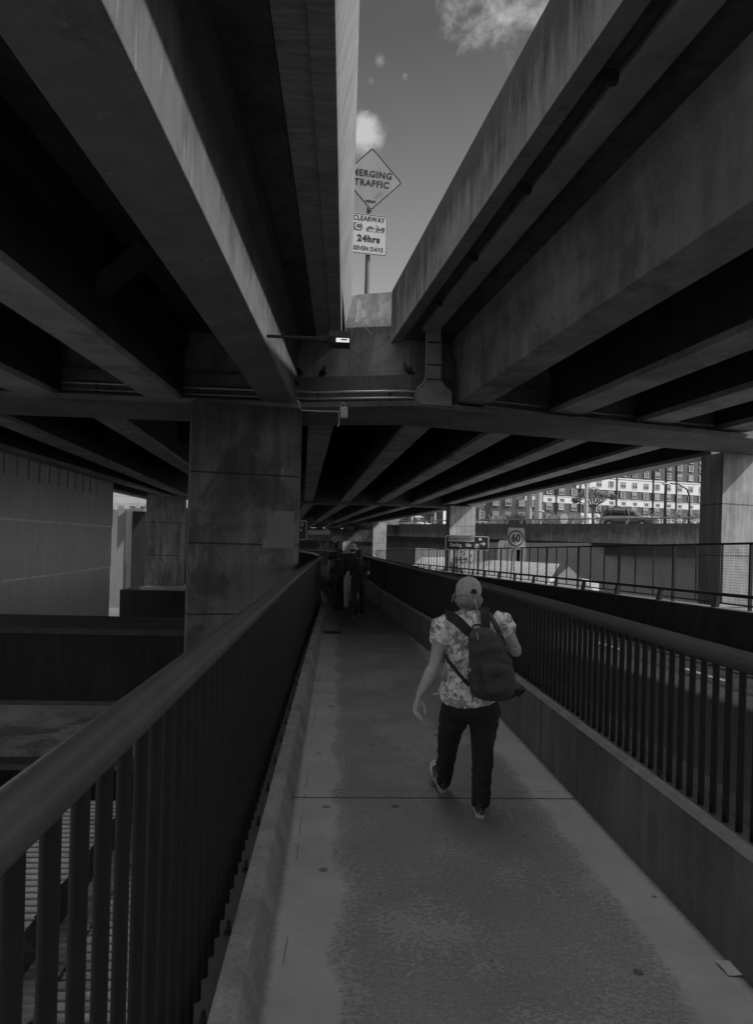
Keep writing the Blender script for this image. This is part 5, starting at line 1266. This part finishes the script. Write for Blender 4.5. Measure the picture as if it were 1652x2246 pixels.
for a_ in range(6):
    pts = []
    for i in range(9):
        th = i/8*math.pi/2*.98; aa = math.radians(30+60*a_); pts.append(cc_+Rc @ Vector((.0868*math.cos(th)*math.cos(aa), .1048*math.cos(th)*math.sin(aa), math.sin(th)*.0928-.006)))
    sub(MB().tube(pts, .0012, 5), 'seam', mat('cap_seam', .16, .8, 0, fine=0, bump=0), cap_)
sub(MB().ell(cc_+Rc @ Vector((0, 0, .087)), (.008, .008, .005)), 'button', CAPM, cap_)
op = []
for k in range(14):
    aa = math.pi*k/13; x, z = .024*math.cos(aa), .034*math.sin(aa)-.036
    op.append(cc_+Rc @ Vector((x, -.1045*math.sqrt(max(0, 1-(x/.086)**2-(max(z, 0)/.092)**2))-.0018, z)))
sub(MB().add(op+[p+Rc @ Vector((0, .006, 0)) for p in op], [tuple(range(14))[::-1], tuple(range(14))]), 'rear_opening', mat('opening_dark', .012, .9, 0, fine=0, bump=0), cap_)
hr = MB(); rnd = random.Random(5)
hr.ell(hd+Rh @ Vector((0, -.018, -.035)), (.069, .078, .07), Rh)
for i in range(150):
    a_ = rnd.uniform(math.radians(165), math.radians(375)); r_ = Vector((.070*math.cos(a_), .084*math.sin(a_)-.008, -.02)); b_ = hd+Rh @ r_
    out = Rh @ Vector((math.cos(a_), math.sin(a_), 0)); ln = rnd.uniform(.05, .095)
    if i % 12 == 0: ln *= 1.15; out *= 1.5
    hr.tube([b_, b_+out*.012-Vector((0, 0, ln*.4)), b_+out*rnd.uniform(-.01, .012)-Vector((0, 0, ln*.75)), b_+out*rnd.uniform(-.035, .01)-Vector((0, 0, ln))], [.010, .011, .009, .002], 5)
for i in range(18):
    s_ = -1 if i % 2 else 1
    b_ = hd+Rh @ Vector((s_*.076, .03, rnd.uniform(-.02, .0))); hr.tube([b_, b_+Rh @ Vector((s_*rnd.uniform(.008, .02), .015, -.02)), b_+Rh @ Vector((s_*rnd.uniform(.015, .034), .01, -.045+rnd.uniform(-.02, .025)))], [.005, .004, .001], 4)
part(hr, 'hair', HAIR, wo_)
part(MB().tube([W(1041, 1315, 4.515), W(1044, 1322, 4.49), W(1047, 1335, 4.47), W(1050, 1350, 4.475)], [.004, .0035, .003, .004], 6), 'cap_cord', mat('cord', .4, .7, .1), wo_)
gl = MB().tube([hd+Rh @ Vector((-.079, .06, -.012)), hd+Rh @ Vector((-.081, .02, -.008)), hd+Rh @ Vector((-.08, -.01, -.012))], .0022, 5); part(gl, 'glasses_temple', GALV, wo_)
# shoes
def shoe(heel, fwd, up, s, root, name='shoe', sm=SOLE, um=SHOE):
    f_ = fwd.normalized(); u = (up-f_*up.dot(f_)).normalized(); r_ = f_.cross(u)
    outl = [(-.012, .022), (.02, .034), (.07, .033), (.13, .036), (.19, .048), (.235, .046), (.27, .032), (.285, .01)]
    def ringat(h, k_=1.0, lf=0.):
        L_ = [heel+f_*x*s+r_*(-w_)*k_*s+u*(h+(.02*max(0, (x-.2)/.085)**2))*s for x, w_ in outl]
        R_ = [heel+f_*x*s+r_*w_*k_*s+u*(h+(.02*max(0, (x-.2)/.085)**2))*s for x, w_ in outl[::-1]]
        return L_+R_
    sh_ = part(MB().rings([ringat(.0, .93), ringat(.012, 1.04), ringat(.030, 1.06), ringat(.038, .98)], True, True), name, sm, root); sh_.name = name
    mb = MB()
    rs = []
    for x, w_, h in ((-.012, .022, .075), (.005, .031, .098), (.04, .034, .10), (.08, .034, .098), (.12, .038, .085), (.17, .046, .068), (.22, .046, .055), (.26, .034, .046), (.282, .012, .036)):
        c_ = heel+f_*x*s; rs.append([c_+r_*w_*s*math.cos(a_)+u*(.022+max(0, math.sin(a_))*(h-.022)-min(0, math.sin(a_))*-.0)*s for a_ in [2*math.pi*k/16 for k in range(16)]])
    mb.rings(rs); sub(mb, 'upper', um, sh_)
    mb = MB()
    for j in range(4):
        h = .045+.012*j
        mb.tube([heel+f_*(-.014+.006*j)*s-r_*.02*s+u*h*s, heel+f_*(-.018+.006*j)*s+u*(h+.006)*s, heel+f_*(-.014+.006*j)*s+r_*.02*s+u*h*s], .0016*s, 4)
    for sgn in (-1, 1):
        for j in range(3): mb.tube([heel+f_*(.07+.03*j)*s+r_*sgn*.037*s+u*.045*s, heel+f_*(.09+.03*j)*s+r_*sgn*.036*s+u*.075*s], .0018*s, 4)
    sub(mb, 'stripes', GALV, sh_); return sh_
hr_ = W(1054, 1797, 4.41); hr_.z = .002
shoe(hr_, Vector((.12, 1, -.03)), Vector((0, 0, 1)), 1.0, wo_)
hl = W(972, 1737, 4.86); hl.z = .006
shoe(hl, Vector((-.12, .9, .34)), Vector((.1, -.1, 1)), 1.0, wo_)
part(MB().tube([W(973, 1700, 4.9), hl+Vector((-.02, .05, .07))], [.034, .036], 12), 'sock', SIGNG, wo_)
# backpack
bk_ = thing('backpack', W(1080, 1460, 4.35), 'dark zipped backpack hanging on the back of the woman in the pale cap', 'backpack')
def flatpoly(pts, Y0, Y1, prof, mb, ctr=None, n=40):
    P0 = [Vector(p) for p in pts]; dn = catmull([(x, y, 0) for x, y in pts]+[(pts[0][0], pts[0][1], 0)], 3.)
    c_ = Vector((sum(p.x for p in dn)/len(dn), sum(p.y for p in dn)/len(dn), 0)); rs = []
    for t, k_ in prof:
        Y = Y0+(Y1-Y0)*t; rs.append([atY(c_.x+(p.x-c_.x)*k_, c_.y+(p.y-c_.y)*k_, Y) for p in dn[:-1]])
    return mb.rings(rs)
bp_o = [(1029, 1392), (1040, 1382), (1056, 1378), (1076, 1382), (1092, 1394), (1107, 1420), (1121, 1452), (1131, 1485), (1131, 1512), (1118, 1530), (1096, 1538), (1068, 1538), (1046, 1530), (1033, 1516), (1029, 1480), (1030, 1435)]
mb = MB(); flatpoly(bp_o, 4.47, 4.25, ((0, .92), (.12, .99), (.5, 1.0), (.8, .95), (.95, .84), (1, .7)), mb)
bb_ = solid(mb, 'bag_body', BAG, bk_, .006, 4, .014, 10)
fpk = [(1053, 1467), (1062, 1456), (1084, 1450), (1106, 1454), (1121, 1466), (1130, 1488), (1128, 1510), (1112, 1526), (1090, 1530), (1066, 1527), (1056, 1510)]
mb = MB(); flatpoly(fpk, 4.30, 4.205, ((0, 1.0), (.5, .98), (.85, .88), (1, .72)), mb); fp_ = solid(mb, 'front_pocket', BAG, bk_, .006, 4, .007, 12)
zp = MB(); zp.tube([W(1055, 1476, 4.212), W(1072, 1483, 4.205), W(1095, 1478, 4.20), W(1118, 1467, 4.215)], .003, 6); zp.tube([W(1055, 1484, 4.205), W(1061, 1500, 4.20)], .004, 6); sub(zp, 'zipper', WEB, fp_)
spk = [(1028, 1472), (1048, 1476), (1052, 1500), (1056, 1526), (1042, 1526), (1032, 1514)]
mb = MB(); flatpoly(spk, 4.42, 4.285, ((0, 1.), (.7, 1.), (1, .8)), mb); solid(mb, 'side_pocket', mat('pocket_mesh', .035, .9, .2, 12), bk_, .006, 3, .004, 14)
zp = MB(); zp.tube([W(1048, 1398, 4.27), W(1052, 1390, 4.29), W(1068, 1387, 4.29), W(1086, 1396, 4.28)], .003, 6); zp.tube([W(1051, 1390, 4.28), W(1049, 1400, 4.255), W(1051, 1405, 4.25)], .0045, 6); part(zp, 'zipper', WEB, bk_)
part(MB().tube([W(1046, 1388, 4.262), W(1048, 1395, 4.25), W(1049, 1403, 4.245)], .003, 6), 'zip_pull', GALV, bk_)
part(MB().tube([W(1037, 1378, 4.41), W(1040, 1371, 4.42), W(1050, 1370, 4.42), W(1060, 1374, 4.41), W(1061, 1382, 4.40)], .007, 8), 'grab_handle', WEB, bk_)
def strap(pts, w_, root, m=WEB, name='shoulder_strap', th=.011, wd=(1, 0, 0)):
    pts = [Vector(p) for p in pts]; rs = []; n = len(pts)
    for i, p in enumerate(pts):
        t = (pts[min(i+1, n-1)]-pts[max(i-1, 0)]).normalized(); view = (p-CAM).normalized()
        nn = Vector(wd) if wd != (1, 0, 0) else view; s_ = t.cross(nn).normalized(); nn = s_.cross(t).normalized(); ww = w_[i] if isinstance(w_, (list, tuple)) else w_
        rs.append([p+s_*ww/2-nn*th/2, p+s_*ww/2+nn*th/2, p-s_*ww/2+nn*th/2, p-s_*ww/2-nn*th/2])
    return part(MB().rings(rs, True, False), name, m, root, .002)
strap([W(1033, 1390, 4.43), W(1020, 1377, 4.44), W(1003, 1361, 4.45), W(988, 1351, 4.49), W(979, 1348, 4.56), W(975, 1352, 4.66)], [.055, .065, .068, .068, .06, .05], bk_)
strap([W(1066, 1384, 4.40), W(1066, 1365, 4.42), W(1065, 1347, 4.44), W(1064, 1336, 4.50), W(1064, 1334, 4.60)], [.055, .062, .062, .06, .05], bk_)
strap([W(1030, 1388, 4.44), W(1031, 1420, 4.46), W(1034, 1450, 4.46)], .018, bk_, name='side_strap', th=.004)
strap([W(977, 1436, 4.47), W(983, 1448, 4.44), W(1005, 1476, 4.43), W(1030, 1504, 4.42)], .024, bk_, name='lower_strap', th=.004)
mb = MB(); mb.tube([W(1128, 1516, 4.34), W(1139, 1514, 4.33), W(1147, 1508, 4.35), W(1150, 1514, 4.36), W(1140, 1524, 4.35), W(1131, 1522, 4.36)], .011, 8); mb.tube([W(1110, 1534, 4.36), W(1128, 1526, 4.35), W(1140, 1517, 4.34)], .009, 8); mb.tube([W(1140, 1520, 4.34), W(1140, 1530, 4.34)], .006, 6); part(mb, 'buckle_straps', WEB, bk_)
bt_ = thing('water_bottle', W(1037, 1470, 4.32), 'clear plastic bottle standing in the side pocket of the backpack', 'bottle')
c0_, c1_ = W(1038.5, 1490, 4.33), W(1037, 1447, 4.34); dd = (c1_-c0_)
prof = ((0, .028), (.35, .028), (.55, .027), (.68, .022), (.8, .012), (.86, .011))
part(MB().tube([c0_+dd*t for t, _ in prof], [r for _, r in prof], 18), 'bottle_body', mat('bottle_plastic', .12, .12, .2, 18, fine=0, bump=0, spec=.8), bt_)
part(MB().tube([c0_+dd*.84, c0_+dd*1.0], [.0145, .014], 18), 'bottle_cap', mat('bottle_cap', .09, .5, 0, fine=0, bump=0), bt_)
part(MB().tube([c0_+dd*.38, c0_+dd*.5], [.0285, .0283], 18), 'label_band', SIGNG, bt_)
cs_ = thing('camera_strap', W(1085, 1370, 4.43), 'black neck strap with pale lettering crossing the woman\'s right shoulder', 'strap')
sp_ = [W(1066, 1333, 4.50), W(1071, 1340, 4.45), W(1085, 1366, 4.42), W(1098, 1394, 4.425), W(1106, 1416, 4.45)]
strap(sp_, .032, cs_, name='webbing', th=.003)
pA, pB = W(1074, 1346, 4.43), W(1104, 1410, 4.43); tx = (pB-pA).normalized(); nv2 = ((CAM-pA)-tx*(CAM-pA).dot(tx)).normalized(); ty = nv2.cross(tx)
Mx = Matrix((tx, ty, nv2)).transposed().to_4x4(); pm2 = W(1088, 1372, 4.40)
lettering('OM SYSTEM  OM-', .022, Matrix.Translation(pm2) @ Mx, mat('strap_letters', .14, .7, 0, fine=0, bump=0), cs_, .0006, spacing=1.05)
# ------------------------------------------------------------------ walkers farther off
def walker(label, x, ybase, H, yaw, top, legs, hairm, hair='short', hat=False, sleeve='short', stride=.22, larm=(.1, .0), rarm=(.1, .6), topm=None, legm=None, seed=1, wide=1., skinm=SKIN, long_top=False, loose=False, vox=.011, sneaker=True):
    base_ = atZ(x, ybase, 0); base_.z = 0; t = thing('person', base_, label, 'person'); s = H/1.70
    R = Matrix.Rotation(yaw, 3, 'Z'); P_ = lambda X, Y, Z: base_+R @ Vector((X*s, Y*s, Z*s))
    b = MB(); hd_ = P_(0, .03, 1.575)
    sec = [(.90, .155, .105), (.98, .17, .115), (1.12, .135, .095), (1.28, .16, .105), (1.38, .175, .095), (1.43, .12, .07)]
    b.rings([[P_(wide*rx_*math.cos(a_), ry_*math.sin(a_), z) for a_ in [2*math.pi*k/20 for k in range(20)]] for z, rx_, ry_ in sec])
    lib(b, [P_(0, 0, 1.40), P_(0, .02, 1.52)], [.058*s, .052*s]); b.ell(hd_, (.075*s, .093*s, .112*s), R); b.ell(hd_+R @ Vector((0, .085, -.03))*s, (.015, .02, .025), R)
    b.ell(hd_+R @ Vector((0, .05, -.06))*s, (.05*s, .05*s, .05*s), R)
    for s_ in (-1, 1): b.ell(hd_+R @ Vector((s_*.076, 0, -.01))*s, (.01, .018, .028), R)
    legsj = []
    for s_, st in ((-1, stride), (1, -stride)):
        j = [P_(s_*.09, 0, .90), P_(s_*.095, st*.45+.03, .49), P_(s_*.085, st, .09 if st > 0 else .11)]; legsj.append(j); lib(b, [j[0], j[0].lerp(j[1], .5), j[1], j[1].lerp(j[2], .35), j[2]], [.095*s, .078*s, .055*s, .056*s, .038*s])
    arms = []
    for s_, (out, fw) in ((-1, larm), (1, rarm)):
        S_ = P_(s_*.185*wide, 0, 1.37); E_ = P_(s_*(.205*wide+out*.6), .02-fw*.15, 1.08+fw*.03); Wr = P_(s_*(.20*wide+out), .06+fw*.40, .84+fw*.42)
        arms.append((S_, E_, Wr)); lib(b, [S_, S_.lerp(E_, .5), E_, E_.lerp(Wr, .3), Wr], [.05*s, .046*s, .038*s, .039*s, .025*s]); hand(b, Wr, (Wr-E_), R @ Vector((0, 1, 0)), None, s*.95, .5)
    solid(b, 'body', skinm, t, vox*.6, 2)
    tp = MB(); z0_ = .80 if long_top else .90
    sec2 = [(z0_, .185, .135), (1.0, .178, .128), (1.12, .158, .115), (1.28, .182, .122), (1.385, .19, .108), (1.44, .12, .08), (1.47, .07, .065)]
    tp.rings([[P_(wide*rx_*math.cos(a_), ry_*math.sin(a_), z) for a_ in [2*math.pi*k/20 for k in range(20)]] for z, rx_, ry_ in sec2])
    for S_, E_, Wr in arms:
        if sleeve == 'short': lib(tp, [S_, S_.lerp(E_, .62)], [.064*s, .06*s])
        else: lib(tp, [S_, E_, E_.lerp(Wr, .85)], [.064*s, .053*s, .04*s])
    solid(tp, 'top', topm or WEB, t, vox, 3, .012, 9)
    lg = MB(); k_ = 1.6 if loose else 1.15
    lg.rings([[P_(wide*.178*math.cos(a_), .125*math.sin(a_), z) for a_ in [2*math.pi*k/20 for k in range(20)]] for z in (.82, .9, 1.0)])
    for j in legsj: lib(lg, [j[0], j[0].lerp(j[1], .5), j[1], j[1].lerp(j[2], .4), j[2]+Vector((0, 0, .02))], [.108*s, .088*s*(k_*.5+.5), .062*s*k_, .06*s*k_, .046*s*k_])
    solid(lg, 'trousers', legm or DEN, t, vox, 2, .01, 9)
    for j in legsj:
        hl_ = j[2]+R @ Vector((0, -.05, 0)); hl_.z = .003
        shoe(hl_, R @ Vector((0, 1, .0)), Vector((0, 0, 1)), .98*s, t, sm=SOLE if sneaker else SHOE)
    h_ = MB()
    if hair == 'pony':
        h_.ell(hd_+R @ Vector((0, -.015, .015))*s, (.084*s, .10*s, .115*s), R); h_.tube([hd_+R @ Vector((0, -.10, .02))*s, hd_+R @ Vector((0, -.15, -.08))*s, hd_+R @ Vector((.01, -.15, -.3))*s, hd_+R @ Vector((.02, -.14, -.48))*s], [.03, .038, .033, .008], 10)
        solid(h_, 'hair', hairm, t, .009, 2, .004, 30)
    else:
        h_.ell(hd_+R @ Vector((0, -.018, .02))*s, (.085*s*(1.1 if hair == 'bushy' else 1), .10*s, .112*s), R)
        if hair == 'bushy': h_.ell(hd_+R @ Vector((0, -.04, -.05))*s, (.09, .08, .10), R)
        solid(h_, 'hair', hairm, t, .009, 2, .008, 25)
    if hat:
        mb = MB(); c_ = hd_+Vector((0, 0, .045)); pr = [(-.045, .150), (-.035, .152), (.01, .098), (.06, .09), (.095, .075), (.105, .03)]
        mb.rings([[c_+R @ Vector((r_*math.cos(a_), r_*1.1*math.sin(a_), z)) for a_ in [2*math.pi*k/24 for k in range(24)]] for z, r_ in pr]); part(mb, 'bucket_hat', mat('hat_cloth', .42, .85, .12, 9), t)
    return t, P_
TB = mat('black_top', .014, .85, .2, 6); PANT = mat('pale_trousers', .3, .85, .2, 6); SLV = mat('pale_jacket', .16, .85, .2, 6)
DSK = mat('skin_deep', .36, .6, .1, 8)
walker('woman in black walking ahead with a long ponytail and pale soled shoes', 785, 1353, 1.60, math.radians(3), 0, 0, HAIRD, 'pony', stride=-.16, larm=(.10, .05), rarm=(.02, .55), topm=TB, legm=TB, seed=2, wide=1.08, skinm=DSK)
walker('man in a pale bucket hat and loose grey trousers walking just beyond the ponytailed woman', 770, 1339, 1.72, math.radians(8), 0, 0, HAIRD, 'short', True, stride=.14, larm=(.12, .2), rarm=(.02, .5), topm=mat('navy_top', .02, .85, .2, 6), legm=PANT, loose=True, wide=1.15, skinm=DSK)
t3, P3_ = walker('person with bushy dark hair in a pale sleeved jacket wearing a black backpack', 742, 1337, 1.58, math.radians(-3), 0, 0, HAIRD, 'bushy', sleeve='long', stride=-.10, larm=(.16, .05), rarm=(.06, .5), topm=SLV, legm=DEN, skinm=DSK, sneaker=False)
b3_ = thing('backpack', P3_(0, -.2, 1.15), 'black backpack worn by the bushy haired person far down the walkway', 'backpack')
mb = MB(); 
for z, w2, d_ in ((.93, .13, .06), (.97, .16, .10), (1.15, .165, .12), (1.32, .14, .09), (1.38, .08, .05)): mb_ = 1; 
mb.rings([[P3_(w2*math.cos(a_), -.20+d_*math.sin(a_), z) for a_ in [2*math.pi*k/18 for k in range(18)]] for z, w2, d_ in ((.93, .13, .06), (.97, .16, .10), (1.15, .165, .12), (1.32, .14, .09), (1.38, .08, .05))])
solid(mb, 'bag_body', WEB, b3_, .01, 3, .008, 10)
for s_ in (-1, 1): part(MB().tube([P3_(s_*.09, -.13, 1.36), P3_(s_*.11, -.04, 1.47), P3_(s_*.11, .08, 1.42)], .018, 8), 'shoulder_strap', WEB, b3_)
hb = thing('handbag', P3_(-.33, .05, .8), 'dark bag hanging beside the left leg of the bushy haired walker', 'bag')
mb = MB(); mb.rings([[P3_(-.31+w2*math.cos(a_), .05+.05*math.sin(a_), z) for a_ in [2*math.pi*k/14 for k in range(14)]] for z, w2 in ((.62, .07), (.66, .10), (.80, .09), (.84, .06))]); solid(mb, 'bag_body', WEB, hb, .01, 2)
part(MB().tube([P3_(-.36, .05, .82), P3_(-.33, .05, .90), P3_(-.27, .05, .82)], .008, 6), 'handle', WEB, hb)
walker('farthest walker, only a dark haired head showing beyond the backpack wearer', 736, 1300, 1.66, math.radians(20), 0, 0, HAIRD, 'short', stride=.12, topm=TB, legm=DEN, skinm=DSK, vox=.014)
